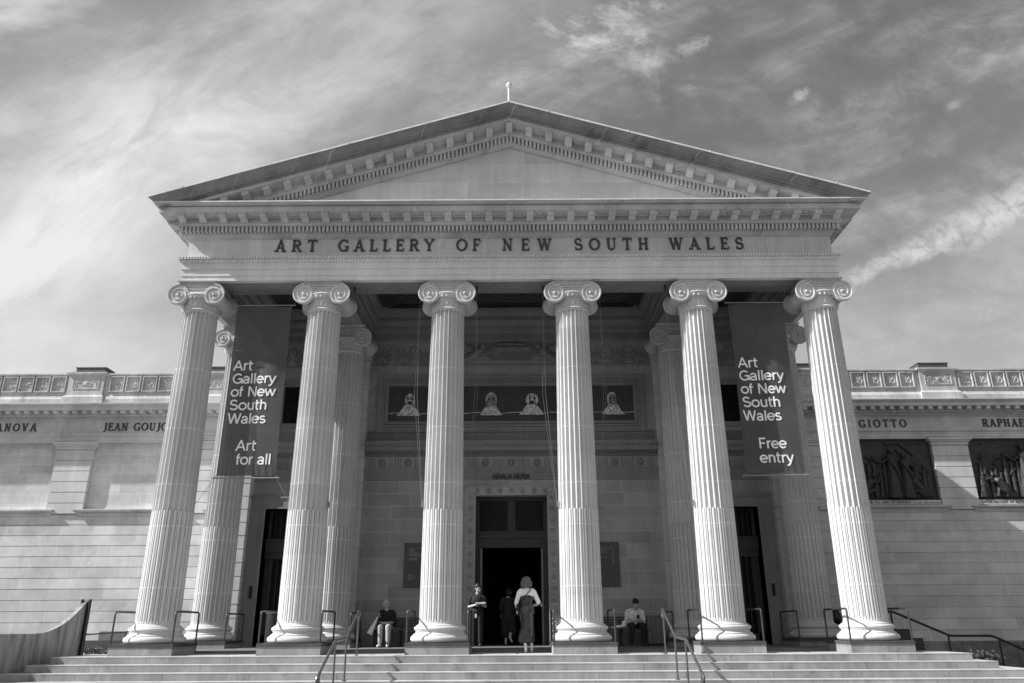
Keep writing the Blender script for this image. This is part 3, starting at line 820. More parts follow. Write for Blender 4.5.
# the doorway itself
dw = MB()
dy = Yw + .25
dw.box(-1.04, -.90, dy, dy + .14, .06, 2.69); dw.box(.90, 1.04, dy, dy + .14, .06, 2.69)
dw.box(-1.04, 1.04, dy - .02, dy + .16, 2.69, 2.95); dw.box(-1.04, 1.04, dy - .06, dy + .16, 2.95, 3.05)
dw.box(-1.04, -.93, dy, dy + .12, 3.05, 4.145); dw.box(.93, 1.04, dy, dy + .12, 3.05, 4.145); dw.box(-.93, .93, dy, dy + .12, 4.02, 4.145); dw.box(-.93, .93, dy, dy + .12, 3.05, 3.16)
dw.box(-.11, .11, dy - .01, dy + .12, 3.16, 4.02); dw.box(-.04, .04, dy - .04, dy, 3.16, 4.02)
dwo = dw.build('entrance_door', 'wood', B)
for sx in (-1, 1):
    a, b_ = sorted((sx * .11, sx * .93)); m_ = MB(); m_.box(a, b_, dy + .05, dy + .06, 3.16, 4.02)
    m_.build('transom_pane', 'glass', dwo)
    m_ = MB(); a, b_ = sorted((sx * .845, sx * .90)); m_.box(a, b_, dy - .05, dy + .9, .07, 2.67); m_.build('door_leaf', 'rail', dwo)
    m_ = MB(); m_.ell((sx * .83, dy - .02, 1.12), (.035, .05, .05)); m_.build('door_handle', 'flash', dwo)
# dim hall behind
hl = MB()
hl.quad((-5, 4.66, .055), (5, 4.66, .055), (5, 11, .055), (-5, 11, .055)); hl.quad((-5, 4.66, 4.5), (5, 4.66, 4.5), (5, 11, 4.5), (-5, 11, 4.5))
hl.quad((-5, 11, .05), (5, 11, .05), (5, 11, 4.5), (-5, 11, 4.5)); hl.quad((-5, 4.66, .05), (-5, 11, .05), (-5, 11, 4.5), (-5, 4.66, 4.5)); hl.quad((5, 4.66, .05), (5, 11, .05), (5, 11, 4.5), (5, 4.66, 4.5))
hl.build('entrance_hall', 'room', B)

# rusticated piers behind the rear columns
def rust_profile(z0, z1, course, g=.028, d=.022, off=0.):
    pr = [(off - .25, z0)]; z = z0
    pr.append((off, z0))
    while z < z1 - 1e-3:
        zt_ = min(z + course, z1)
        pr += [(off, zt_ - g), (off - d, zt_ - g + .003), (off - d, zt_ - .003), (off, zt_)]
        z = zt_
    pr.append((off - .25, z1)); return pr
for sx in (-1, 1):
    for x0, x1 in ((4.33, 5.27), (7.60, 8.47)):
        pr_ = MB()
        a, b_ = sorted((sx * x0, sx * x1))
        pr_.sweep([(a, 4.9), (a, 4.02), (b_, 4.02), (b_, 4.9 if x0 < 6 else 9.5)] if sx > 0 or x0 < 6 else [(a, 9.5), (a, 4.02), (b_, 4.02), (b_, 4.9)], rust_profile(.06, 8.04, .372), side=1, caps=False)
        pr_.sweep([(a, 4.9), (a, 4.02), (b_, 4.02), (b_, 4.9)], [(-.3, 8.03), (.0, 8.035), (.02, 8.1), (.02, 8.3), (.05, 8.36), (.07, 8.5), (.05, 8.6), (.05, 8.938), (-.3, 8.938)], side=1, caps=False)
        pr_.build('rusticated_pier', 'pilaster', B)

# flank walls up to the entablature
fw = MB()
for sx in (-1, 1):
    a, b_ = sorted((sx * 8.40, sx * 8.0)); fw.box(a, b_, 4.9, YB, .0, 8.94)
fw.build('flank_wall', 'wing', B)

# side bays
Ys = 4.36
def side_bay(sx):
    w = MB(); X = lambda a, b_: sorted((sx * a, sx * b_))
    a, b_ = X(5.2, 5.27); 
    for (p, q, z0, z1) in ((5.2, 4.85 + .0, .06, .07),): pass
    for (p, q, z0, z1) in ((5.1, 5.22, .06, 4.16), (7.6, 7.75, .06, 4.16), (5.1, 7.75, 4.16, 10.)):
        a, b_ = X(p, q); w.box(a, b_, Ys, Ys + .35, z0, z1)
    wo = w.build('side_bay_wall', 'inner', B)
    m_ = MB(); a, b_ = X(5.27, 7.60); bands(m_, a, b_, Ys); rosettes(m_, a, b_, Ys, (a + b_) / 2); anthemion(m_, a, b_, Ys)
    m_.build('moulding', 'innerband', wo, smooth=True, angle=30)
    s_ = MB()
    for (p, q, z0, z1, o) in ((5.22, 5.55, .06, 4.16, 0), (7.15, 7.60, .06, 3.80, 0), (5.5, 7.60, 3.80, 4.16, 0.004), (7.15, 7.21, .06, 3.80, .03), (5.5, 7.21, 3.80, 3.86, .034), (7.53, 7.60, .06, 3.80, .025), (5.5, 7.60, 4.10, 4.16, .03)):
        a, b_ = X(p, q); s_.box(a, b_, Ys - .10 - o, Ys + .36, z0, z1)
    s_.build('door_surround', 'innerband', wo)
    d_ = MB(); yy = Ys + .32
    for (p, q, y0, z0, z1) in ((5.5, 7.15, yy - .08, 2.42, 2.60), (5.5, 7.15, yy - .12, 2.60, 2.92), (5.5, 7.15, yy - .16, 2.92, 2.98), (7.05, 7.15, yy, 2.98, 3.8), (5.5, 5.6, yy, 2.98, 3.8), (6.95, 7.15, yy, .06, 2.42), (5.5, 5.65, yy, .06, 2.42), (6.28, 6.38, yy, .06, 2.42), (5.5, 7.15, yy, .06, .35)):
        a, b_ = X(p, q); d_.box(a, b_, y0, yy + .1, z0, z1)
    for k in range(9):
        c = sx * (5.7 + k * .155); d_.box(c - .012, c + .012, yy + .01, yy + .04, 2.98, 3.78); d_.box(c - .014, c + .014, yy + .01, yy + .04, .35, 2.42)
    a, b_ = X(7.05, 7.10); d_.box(a, b_, yy - .03, yy + .1, .06, 2.42)
    do = d_.build('side_door', 'wood', B)
    g_ = MB(); a, b_ = X(5.5, 7.15); g_.box(a, b_, yy + .06, yy + .07, .06, 3.8); g_.build('door_glass', 'glass', do)
    # window above
    v = MB()
    for (p, q, z0, z1, o) in ((5.05 + .25, 5.42, 6.2, 7.7, .04), (6.95, 7.15, 6.2, 7.7, .04), (5.42, 6.95, 7.52, 7.7, .045), (5.42, 6.95, 6.2, 6.36, .05)):
        a, b_ = X(p, q); v.box(a, b_, Ys - o, Ys, z0, z1)
    vo = v.build('upper_window', 'innerband', wo)
    g_ = MB(); a, b_ = X(5.42, 6.95); g_.box(a, b_, Ys - .012, Ys - .002, 6.36, 7.52); g_.build('window_pane', 'glass', vo)
    ip = MB(); a, b_ = X(7.30, 7.38); ip.box(a, b_, Ys - .135, Ys - .10, 1.32, 1.66)
    ip.build('intercom_panel', 'steel', wo)
side_bay(-1); side_bay(1)
# plain plinth course along the porch walls
for a, b_ in ((-4.33, -1.34), (1.34, 4.33)):
    pc = MB(); pc.sweep([(a, Yw), (b_, Yw)], [(-.02, .06), (.07, .06), (.07, .36), (.05, .40), (.0, .42), (-.02, .42)], side=1)
    pc.build('skirting', 'innerband', wlo)

# picture frame mouldings of the long panel (stone) belong to the wall
pf = MB()
def frame(mb, x0, x1, z0, z1, y, steps):
    for d, wd, o in steps:
        for (a, b_, c, d2) in ((x0 + d, x1 - d, z1 - d - wd, z1 - d), (x0 + d, x1 - d, z0 + d, z0 + d + wd), (x0 + d, x0 + d + wd, z0 + d + wd, z1 - d - wd), (x1 - d - wd, x1 - d, z0 + d + wd, z1 - d - wd)):
            mb.box(a, b_, y - o, y + .005, c, d2)
frame(pf, -4.06, 4.06, 6.03, 7.84, Yw, ((0, .05, .05), (.05, .10, .03), (.17, .06, .05), (.25, .04, .07), (.29, .05, .035)))
pf.build('panel_frame', 'innerband', wlo)

# ---- wings
YW = 9.5
def wing(sx):
    X0, X1 = 8.42, 42.
    P = lambda y: [(sx * X0, y), (sx * X1, y)] if sx > 0 else [(sx * X1, y), (sx * X0, y)]
    w = MB()
    w.sweep(P(YW), rust_profile(.03, .03 + 12 * .363, .363, g=.03, d=.03), side=1, caps=False)     # up to 4.386
    w.sweep(P(YW), [(-.3, 4.386), (0, 4.39), (0, 4.55), (-.10, 4.56), (-.12, 4.70), (-.12, 6.98), (-.3, 6.98)], side=1, caps=False)
    wo = w.build('wing_wall', 'wing', B)
    b_ = MB(); b_.sweep(P(YW), [(-.2, -1.2), (.10, -1.2), (.10, -.02), (.05, .03), (-.2, .03)], side=1, caps=False)
    b_.build('rubble_plinth', 'rubble', wo)
    bo = MB(); xs = sorted((sx * X0, sx * X1)); bo.box(xs[0], xs[1], YW + .3, YW + 14, -1.2, 9.3); bo.build('wing_body', 'roof', wo)
    centres = [11.36 + 4.64 * k for k in range(3)]
    for c in centres:
        cx = sx * c; m_ = MB()
        pp = [(cx - .66, YW + .1), (cx - .66, YW - .07), (cx + .66, YW - .07), (cx + .66, YW + .1)]
        m_.sweep(pp, [(-.1, 4.40), (0, 4.40)] + rust_profile(4.40, 6.70, .3833, g=.028, d=.03)[1:-1] + [(0, 6.70), (.03, 6.72), (.03, 6.75), (.02, 6.76), (.02, 6.80), (.07, 6.83), (.09, 6.87), (.13, 6.89), (.13, 6.975), (-.1, 6.975)], side=1, caps=False)
        m_.build('pilaster', 'pilaster', wo)
    # sills under each bay, with dentils
    for k in range(3):
        cx = sx * (9.04 + 4.64 * k); m_ = MB()
        x0, x1 = (cx - 1.80, cx + 1.80) if k else ((8.5, cx + 1.80) if sx > 0 else (cx - 1.80, -8.5))
        m_.sweep([(x0, YW + .1), (x0, YW), (x1, YW), (x1, YW + .1)], [(-.02, 4.30), (.04, 4.31), (.05, 4.36), (.05, 4.42), (.10, 4.44), (.14, 4.47), (.16, 4.50), (.16, 4.535), (-.05, 4.55)], side=1, caps=False)
        q = x0 + .05
        while q < x1 - .03: m_.box(q, q + .05, YW - .085, YW - .04, 4.365, 4.415); q += .1
        m_.build('sill', 'wingcorn', wo)
        if sx < 0:     # blank panel, nothing hung in it
            m_ = MB(); frame(m_, cx - 1.45, cx + 1.45, 6.45, 6.8, YW + .12, ((0, .02, .012),)); m_.build('panel_frame', 'wing', wo)
    en = MB()
    en.sweep(P(YW - .05), [(-.2, 6.95), (.03, 6.952), (.03, 7.02), (.05, 7.025), (.05, 7.12), (.07, 7.13), (.07, 7.18), (.12, 7.21), (.14, 7.245), (.14, 7.275), (.03, 7.285), (.03, 7.74), (.06, 7.76), (.09, 7.79), (.10, 7.80), (.15, 7.805), (.15, 7.885), (.22, 7.90), (.25, 7.92), (.25, 8.055), (.55, 8.06), (.55, 8.19), (.58, 8.20), (.64, 8.24), (.67, 8.27), (.67, 8.30), (.60, 8.315), (.12, 8.42), (-.1, 8.44)], side=1, caps=False)
    eno = en.build('wing_entablature', 'wingcorn', wo)
    cb = MB(); x = X0 + .12
    while x < 27:
        a, bb = sorted((sx * x, sx * (x + .15))); cb.box(a, bb, YW - .05 - .52, YW - .30, 7.945, 8.057); x += .352
    tag(cb.build('corbel_row', 'wingcorn', eno), kind='stuff')
    cb = MB(); x = X0
    while x < 27:
        a, bb = sorted((sx * x, sx * (x + .06))); cb.box(a, bb, YW - .235, YW - .15, 7.812, 7.878); x += .105
    tag(cb.build('dentil_row', 'wingcorn', eno), kind='stuff')
    le = MB()
    if sx > 0:
        serif(le, 'GIOTTO', 12.80, 14.56, 7.375, .29, YW - .077, .03, 1.15); serif(le, 'RAPHAEL', 17.34, 19.12, 7.375, .29, YW - .077, .03, 1.15)
    else:
        serif(le, 'JEAN GOUJON', -15.10, -12.42, 7.40, .29, YW - .077, .03, 1.15); serif(le, 'CANOVA', -19.4, -17.56, 7.40, .29, YW - .077, .03, 1.15)
    le.build('inscription', 'letter', eno)
    # parapet
    pa = MB(); yp = YW - .10
    pa.sweep(P(yp), [(-.35, 8.38), (.08, 8.40), (.08, 8.60), (.05, 8.64), (0, 8.76), (-.01, 8.84), (-.01, 9.50), (.02, 9.51), (.05, 9.53), (.07, 9.55), (.07, 9.60), (.05, 9.61), (-.35, 9.62)], side=1, caps=False)
    pao = pa.build('parapet', 'parapet', wo)
    for c in centres:
        cx = sx * c; m_ = MB()
        m_.sweep([(cx - .60, yp + .45), (cx - .60, yp), (cx + .60, yp), (cx + .60, yp + .45), (cx - .60, yp + .45)], [(-.3, 8.38), (.16, 8.40), (.16, 8.66), (.11, 8.72), (.07, 8.76), (.07, 9.50), (.10, 9.52), (.14, 9.55), (.16, 9.57), (.16, 9.63), (.10, 9.65), (-.55, 9.66)], side=1, caps=False)
        frame(m_, cx - .50, cx + .50, 8.98, 9.40, yp - .07, ((0, .03, .02),))
        r2 = random.Random(int(abs(c) * 10) + (5 if sx > 0 else 0))
        for k in range(46):
            t = r2.uniform(-1, 1); a = r2.uniform(0, pi)
            m_.ell((cx + t * .43, yp - .075, 9.19 + .13 * sin(t * 9 + a) * .9), (.035, .02, .018), 6, 4, Matrix.Rotation(a, 3, 'Y'))
        m_.ell((cx, yp - .08, 9.2), (.09, .03, .09), 10, 6)
        m_.build('pedestal', 'parapet', pao)
        rb = MB(); rb.box(cx - .56, cx + .56, yp + .10, yp + .7, 9.64, 9.86); rb.cur = 1; rb.box(cx - .58, cx + .58, yp + .08, yp + .75, 9.86, 9.90)
        rb.build('roof_vent', ['boxdark', 'boxdark'], wo)
        # carved parapet panels
        if c < 20:
            for k in range(5):
                for sg in ((1,) if True else ()):
                    px = cx + sx * (.98 + .61 * k + .06)
                    q = MB(); frame(q, px - .27, px + .27, 8.88, 9.49, yp + .01, ((0, .035, .075),))
                    r3 = random.Random(k + int(c))
                    if sx < 0:
                        for _ in range(24):
                            q.ell((px + r3.uniform(-.17, .17), yp - .005, 9.2 + r3.uniform(-.15, .15)), (.028, .022, .045), 6, 4, Matrix.Rotation(r3.uniform(0, 3), 3, 'Y'))
                    else:
                        for s2 in (-1, 1):
                            q.tube([(px + s2 * .02, yp, 9.08), (px + s2 * .12, yp - .01, 9.06), (px + s2 * .17, yp - .01, 9.16), (px + s2 * .11, yp - .01, 9.25), (px + s2 * .05, yp, 9.2)], .022, 6)
                            q.tube([(px + s2 * .01, yp, 9.15), (px + s2 * .10, yp - .01, 9.30), (px + s2 * .18, yp, 9.33)], .02, 6)
                        q.ell((px, yp, 9.28), (.04, .025, .07), 8, 6); q.ell((px, yp, 9.12), (.05, .025, .05), 8, 6)
                    q.build('parapet_panel', 'parapet', pao)
    # first bay next to the portico
    return wo
WL = wing(-1); WR = wing(1)

# ================================================================== THINGS ON THE BUILDING
def relief(cx, label, kind):
    t = thing('relief_panel', (cx, YW, 4.68), label, 'relief', 'bronze reliefs set between the wing pilasters')
    y = YW + .09; m_ = MB(); x0, x1, z0, z1 = cx - 1.63, cx + 1.63, 4.735, 6.95
    m_.box(x0, x1, y, y + .03, z0, z1)
    frame(m_, x0, x1, z0, z1, y, ((0, .04, .05),))
    r = random.Random(int(cx * 7))
    for _ in range(60):       # rough cast ground
        m_.ell((r.uniform(x0 + .1, x1 - .1), y, r.uniform(z0 + .1, z1 - .1)), (r.uniform(.05, .22), .02, r.uniform(.015, .05)), 8, 5)
    for k in range(15):
        fx = x0 + .25 + (x1 - x0 - .5) * k / 14 + r.uniform(-.06, .06); hz = r.uniform(1.0, 1.8)
        m_.tube([(fx, y, z0 + .1), (fx + .02, y - .02, z0 + hz * .5), (fx + .04, y - .02, z0 + hz * .85)], [.12, .09, .07], 8); m_.ell((fx + .05, y - .03, z0 + hz * .97), (.055, .05, .075), 8, 6)
        m_.tube([(fx, y - .03, z0 + hz * .8), (fx + r.uniform(-.3, .3), y - .05, z0 + hz * r.uniform(.6, 1.1))], [.035, .02], 6)
    m_.build('bronze_ground', 'bronze', t, smooth=True, angle=50)
    def robed(name, fx, h, lean=0., arm=1, kneel=False):
        f = MB(); yb = y - .05; zb = z0 + .08
        if not kneel:
            pts = [(fx + lean * 0, yb, zb), (fx + lean * .2, yb - .03, zb + h * .3), (fx + lean * .4, yb - .03, zb + h * .55), (fx + lean * .7, yb - .04, zb + h * .8), (fx + lean, yb - .03, zb + h * .86)]
            f.tube(pts, [h * .15, h * .125, h * .085, h * .105, h * .04], 12); 
            for q in range(9):
                u = (q - 4) / 4; f.tube([(fx + u * h * .17, yb - h * .13 * sqrt(max(0, 1 - u * u)) - .01, zb), (fx + u * h * .13 + lean * .3, yb - h * .11 * sqrt(max(0, 1 - u * u)) - .01, zb + h * .3), (fx + u * h * .04 + lean * .5, yb - h * .09, zb + h * (.55 + .05 * (q % 3)))], [.028, .02, .008], 5)
            f.tube([(fx - h * .1 + lean * .7, yb - h * .1, zb + h * .78), (fx + lean * .5, yb - h * .13, zb + h * .62), (fx + h * .12, yb - h * .1, zb + h * .45), (fx + h * .16, yb - h * .06, zb + h * .2)], [.02, .05, .05, .02], 6)
            hd = (fx + lean, yb - .05, zb + h * .93)
            f.ell(hd, (h * .05, h * .05, h * .07), 10, 8)
            f.tube([(fx + lean * .8, yb - .06, zb + h * .8), (fx + arm * h * .18, yb - .09, zb + h * .68), (fx + arm * h * .33, yb - .07, zb + h * .78)], [.06, .05, .035], 8)
            for q in range(6):
                fx2 = fx + (q - 2.5) * h * .045
                f.tube([(fx2 * 1. + lean * .1, yb - h * .12, zb + .02), (fx2 + lean * .3, yb - h * .10, zb + h * .5)], [.018, .01], 5)
        else:
            f.tube([(fx - arm * .35, yb, zb + .08), (fx, yb - .04, zb + .12), (fx + arm * .05, yb - .05, zb + .35), (fx + arm * .28, yb - .05, zb + .62), (fx + arm * .34, yb - .05, zb + .70)], [.09, .15, .15, .15, .06], 12)
            f.ell((fx + arm * .40, yb - .06, zb + .80), (.08, .08, .10), 10, 8)
            f.tube([(fx + arm * .26, yb - .08, zb + .58), (fx + arm * .5, yb - .1, zb + .55), (fx + arm * .62, yb - .08, zb + .8)], [.055, .045, .03], 8)
            f.tube([(fx + arm * .02, yb - .08, zb + .15), (fx + arm * .32, yb - .1, zb + .28), (fx + arm * .36, yb - .08, zb + .03)], [.10, .08, .05], 8)
        f.build(name, 'bronze', t, smooth=True)
    if kind == 0:
        robed('standing_figure', cx + .05, 1.85, .1, -1); robed('kneeling_figure', cx + 1.05, 1, 0, -1, True); robed('standing_figure', cx + .55, 1.65, .05, 1); robed('kneeling_figure', cx - 1.0, 1, 0, 1, True)
        ex = [[(cx + .35, y - .06, z1 - .35), (cx + .8, y - .08, z0 + 1.3), (cx + 1.2, y - .06, z0 + .5)], [(cx - 1.55, y - .05, z0 + 1.05), (cx - 1.25, y - .08, z0 + .95), (cx - .95, y - .06, z0 + .65)], [(cx + .0, y - .05, z1 - .2), (cx + .5, y - .06, z1 - .15), (cx + 1.0, y - .05, z1 - .6)]]
    else:
        robed('standing_figure', cx + .25, 1.95, .05, -1); robed('kneeling_figure', cx - .55, 1, 0, -1, True); robed('standing_figure', cx + .95, 1.6, .1, 1); robed('standing_figure', cx - 1.4, .9, .1, 1)
        ex = [[(cx - .7, y - .06, z1 - .7), (cx + .0, y - .08, z1 - .75), (cx + .5, y - .06, z1 - .5)], [(cx + .1, y - .06, z0 + .5), (cx - .3, y - .08, z0 + .9), (cx + .3, y - .06, z0 + 1.4)]]
    for p in ex:
        f = MB(); f.tube(p, .03, 6); f.build('staff', 'bronze', t, smooth=True)
    pl = MB(); pl.box(cx - 1.63, cx + 1.63, YW - .03, YW + .05, 4.57, 4.72); po = pl.build('caption_plaque', 'pilaster', t)
    return t, po
t1, p1 = relief(13.68, 'dark bronze relief of robed figures set under the name Giotto', 0)
cm = MB(); serif(cm, 'ASSUR NASIR PAL KING OF ASSYRIA', 12.12, 14.22, 4.61, .085, YW - .031, .006, 1.15); serif(cm, 'GILBERT BAYES SCULPTOR', 14.36, 15.26, 4.605, .05, YW - .031, .006, 1.15); cm.build('inscription', 'letter', p1)
t2, p2 = relief(18.32, 'dark bronze relief with a raised arm figure set under the name Raphael', 1)
cm = MB(); serif(cm, 'QUEEN HATASU OF EGYPT', 16.76, 18.35, 4.61, .09, YW - .031, .006, 1.15); cm.build('inscription', 'letter', p2)

# long dark picture over the entrance (plain stand-in: four pale draped busts on a dark ground)
t = thing('wall_picture', (0, Yw, 6.34), 'long dark picture with four pale draped busts set above the entrance', 'picture')
m_ = MB(); m_.box(-3.72, 3.72, Yw - .02, Yw - .004, 6.33, 7.47); m_.build('picture_ground', 'paint', t)
m_ = MB(); m_.stroke([(-3.72 + 7.44 * i / 30, 6.62 + .02 * sin(i * 1.3)) for i in range(31)], .018, Yw - .021, .004); m_.build('painted_line', 'palefig', t)
for i, c in enumerate((-3.10, -.60, .62, 3.10)):
    m_ = MB(); r = random.Random(i + 3); wd = (.36, .33, .38, .34)[i]; hh = (.22, .25, .21, .24)[i]; lean = (.03, 0, .02, -.03)[i]
    sh = [(c - wd, 6.56), (c - wd * .75, 6.66 + .06 * (i % 2)), (c - .12, 6.88), (c + .12, 6.88), (c + wd * .7, 6.74 - .05 * (i % 2)), (c + wd, 6.55)]
    m_.prism([(x, z + r.uniform(-.01, .01)) for x, z in sh][::-1], Yw - .034, Yw - .02)
    m_.ell((c + lean, Yw - .022, 7.03), (.15 + .02 * (i % 3), .02, hh), 14, 10)
    m_.stroke(arc(c, 6.86, .15, .06, 180, 360, 8), .03, Yw - .034, .006)
    o = m_.build('draped_bust', 'palefig', t, smooth=True, angle=30)
    m_ = MB()
    m_.ell((c + lean - .06, Yw - .04, 7.06), (.035, .006, .03), 8, 6); m_.ell((c + lean + .06, Yw - .04, 7.06), (.035, .006, .03), 8, 6)
    if i % 2 == 0: m_.ell((c + lean, Yw - .038, 6.95), (.07, .006, .07), 10, 6)
    for k in (range(-2, 3) if i % 2 else (-1, 2)):
        m_.stroke([(c - .13 + .02 * k, 6.95 + .07 * k), (c, 7.0 + .07 * k), (c + .13, 6.93 + .07 * k)], .022, Yw - .042, .004)
        m_.stroke([(c + .06 * k, 6.87), (c + .05 * k, 7.2)], .018, Yw - .042, .004)
    m_.build('dark_veil', 'paint', o)

def plaque(cx, left):
    t = thing('notice_board', (cx, Yw, 1.59), 'tall grey notice board on the porch wall ' + ('left of the entrance' if left else 'right of the entrance'), 'notice board', 'notice boards either side of the entrance')
    m_ = MB(); m_.box(cx - .44, cx + .44, Yw - .045, Yw + .0, 1.59, 2.81); o = m_.build('board', 'board', t)
    x0 = cx - .30; y = Yw - .047; h_ = MB()
    if left:
        for k, (tx, w_) in enumerate((('Art', .15), ('Gallery', .33), ('NSW', .24))): sans(h_, tx, x0, x0 + w_, 2.565 - .12 * k, .075, y, .17, .004)
        for k in range(5): h_.box(x0 - .02, x0 + .10 + .05 * ((k * 7) % 4), y - .003, y + .002, 1.80 + .035 * k, 1.812 + .035 * k)
    else:
        for k, (tx, w_) in enumerate((('Art Gallery', .40), ('of New South', .42), ('Wales', .22))): sans(h_, tx, x0, x0 + w_, 2.58 - .07 * k, .045, y, .17, .004)
    h_.build('heading', 'boardtext', t)
    l = MB(); l.box(cx - .30, cx + .27, y - .004, y + .003, 2.655, 2.667); l.box(cx + .26, cx + .272, y - .004, y + .003, 2.2, 2.655); l.box(cx - .30, cx + .15, y - .004, y + .003, 2.385 if not left else 2.54, 2.395 if not left else 2.55)
    l.build('rule_line', 'boardtext', t)
plaque(-2.61, True); plaque(2.61, False)

# ---- banners
def banner(cx, lines, label):
    t = thing('banner', (cx, 0, 8.44), label, 'banner', 'banners hung between the portico columns')
    W, Z0, Z1 = .715, 4.0, 8.39
    m_ = MB(); nx, nz = 36, 110; r = random.Random(int(cx)); ph = r.uniform(0, 6)
    def disp(x, z):
        u = (x - cx + W) / (2 * W); v = (z - Z0) / (Z1 - Z0)
        return (.018 * sin(u * 7 + v * 3 + ph) * sin(v * pi) + .014 * sin(u * 15 - v * 11) * v ** 2 + .02 * sin((u + v * 1.2) * 9 + ph) * max(0, u - .55)
                + .010 * sin((u * 2 - v) * 30) * max(0, v - .9) * 8 * abs(u - .5) + .010 * sin((u * 2 + v) * 26) * max(0, .1 - v) * 8
                + .016 * max(0, 1 - abs((u - .95) + (v - .62) * 1.6) * 9) * max(0, u - .5) + .014 * max(0, 1 - abs((u - .95) + (v - .80) * 1.4) * 8) * max(0, u - .4))
    vs = []
    for j in range(nz + 1):
        z = Z0 + (Z1 - Z0) * j / nz; v = j / nz
        for i in range(nx + 1):
            u = i / nx
            x = cx - W + 2 * W * u
            edge = .02 * sin(v * pi) * (1 if u > .5 else -1) * -abs(2 * u - 1) ** 3
            d = disp(x, z)
            vs.append((x + edge, -.0 + d, z))
    fsx = [(j * (nx + 1) + i, j * (nx + 1) + i + 1, (j + 1) * (nx + 1) + i + 1, (j + 1) * (nx + 1) + i) for j in range(nz) for i in range(nx)]
    m_.add(vs, fsx); m_.build('banner_cloth', 'banner', t, smooth=True, angle=180)
    for z, w in ((8.435, .80), (3.945, .81)):
        m_ = MB(); m_.tube([(cx - w, 0, z), (cx + w, 0, z)], .017, 8); m_.build('rod', 'wire', t, smooth=True)
    for sx in (-1, 1):
        m_ = MB(); m_.tube([(cx + sx * .7, 0, 8.39), (cx + sx * .73, 0, 8.435)], .008, 5); m_.tube([(cx + sx * .72, 0, 4.0), (cx + sx * .74, 0, 3.945)], .008, 5)
        m_.tube([(cx + sx * .74, 0, 3.945), (cx + sx * 1.12, -.05, 3.32)], .004, 5)
        m_.tube([(cx + sx * .78, 0, 8.435), (cx + sx * .80, 0, 8.93)], .004, 5)
        m_.build('cord', 'wire', t)
    for txt, x, x2, z in lines:
        m_ = MB(); sans(m_, txt, x, x2, z, .262, -.004, .145, .003); m_.v = [(a, b_ + disp(a, c_), c_) for a, b_, c_ in m_.v]; m_.build('lettering', 'white', t)
L0 = -6.97
banner(-6.37, [('Art', -7.00, -6.50, 6.665), ('Gallery', -6.985, -5.88, 6.32), ('of New', -6.985, -5.86, 5.98), ('South', -6.985, -6.03, 5.635), ('Wales', -6.985, -6.03, 5.29), ('Art', -6.70, -6.20, 4.61), ('for all', -6.66, -5.80, 4.27)], 'left banner, dark, ending with the words Art for all')
L1 = 5.76
banner(6.37, [('Art', 5.75, 6.25, 6.67), ('Gallery', 5.75, 6.86, 6.33), ('of New', 5.755, 6.87, 5.985), ('South', 5.755, 6.70, 5.64), ('Wales', 5.74, 6.68, 5.295), ('Free', 6.04, 6.72, 4.60), ('entry', 6.03, 6.85, 4.25)], 'right banner, dark, ending with the words Free entry')

# hooks and spare banner wires in the three middle bays
labs = {-3.2: 'between the second and third columns', 0.: 'between the two middle columns', 3.2: 'between the fourth and fifth columns'}
for c, tx in labs.items():
    for sx in (-1, 1):
        t = thing('banner_wire', (c + sx * .86, 0, 8.93), ('right' if sx > 0 else 'left') + ' slack wire hanging from a soffit hook ' + tx, 'wire', 'spare banner wires between the columns')
        x = c + sx * .86
        m_ = MB(); m_.box(x - .02, x + .02, -.03, .03, 8.84, 8.935); m_.tube([(x, 0, 8.84), (x, 0, 8.76)], .012, 6); m_.build('hook', 'steel', t)
        m_ = MB(); m_.tube([(x, 0, 8.76), (x + sx * .02, -.02, 6), (x + sx * .24, -.06, 3.35)], .0036, 5); m_.tube([(x + sx * .01, 0, 8.76), (x - sx * .05, .02, 6), (x + sx * .22, -.05, 3.35)], .003, 5); m_.build('cable', 'wire', t)
        m_ = MB(); m_.box(x + sx * .245 - .02, x + sx * .245 + .02, -.09, -.03, 3.22, 3.36); m_.build('cleat', 'wire', t)

# ================================================================== RAILINGS
def hoop(x, y0, y1, zf, label):
    t_ = MB()
    t_.tube(round_path([(x, y0, zf), (x, y0, zf + .665), (x, y1, zf + .665), (x, y1, zf)], .07), .021, 8)
    o = t_.build('hoop_rail', 'darkrail', None, smooth=True, origin=(x, (y0 + y1) / 2, zf))
    tag(o, label, 'hoop rail', 'metal hoop rails round the column plinths')
ordn = ['first', 'second', 'third', 'fourth', 'fifth', 'sixth']
for i in range(6):
    X = (i - 2.5) * S
    for sx in (-1, 1):
        hoop(X + sx * .665, -.66, .66, .238, f'metal hoop rail on the {"left" if sx < 0 else "right"} side of the {ordn[i]} front column from the left')
for X, sx, nm in ((-8, 1, 'far left rear column'), (-4.8, 1, 'rear column just left of the seated woman'), (4.8, -1, 'rear column beside the timber box'), (8, -1, 'far right rear column')):
    hoop(X + sx * .665, 2.56, 3.88, .238, 'hoop rail inside the ' + nm)
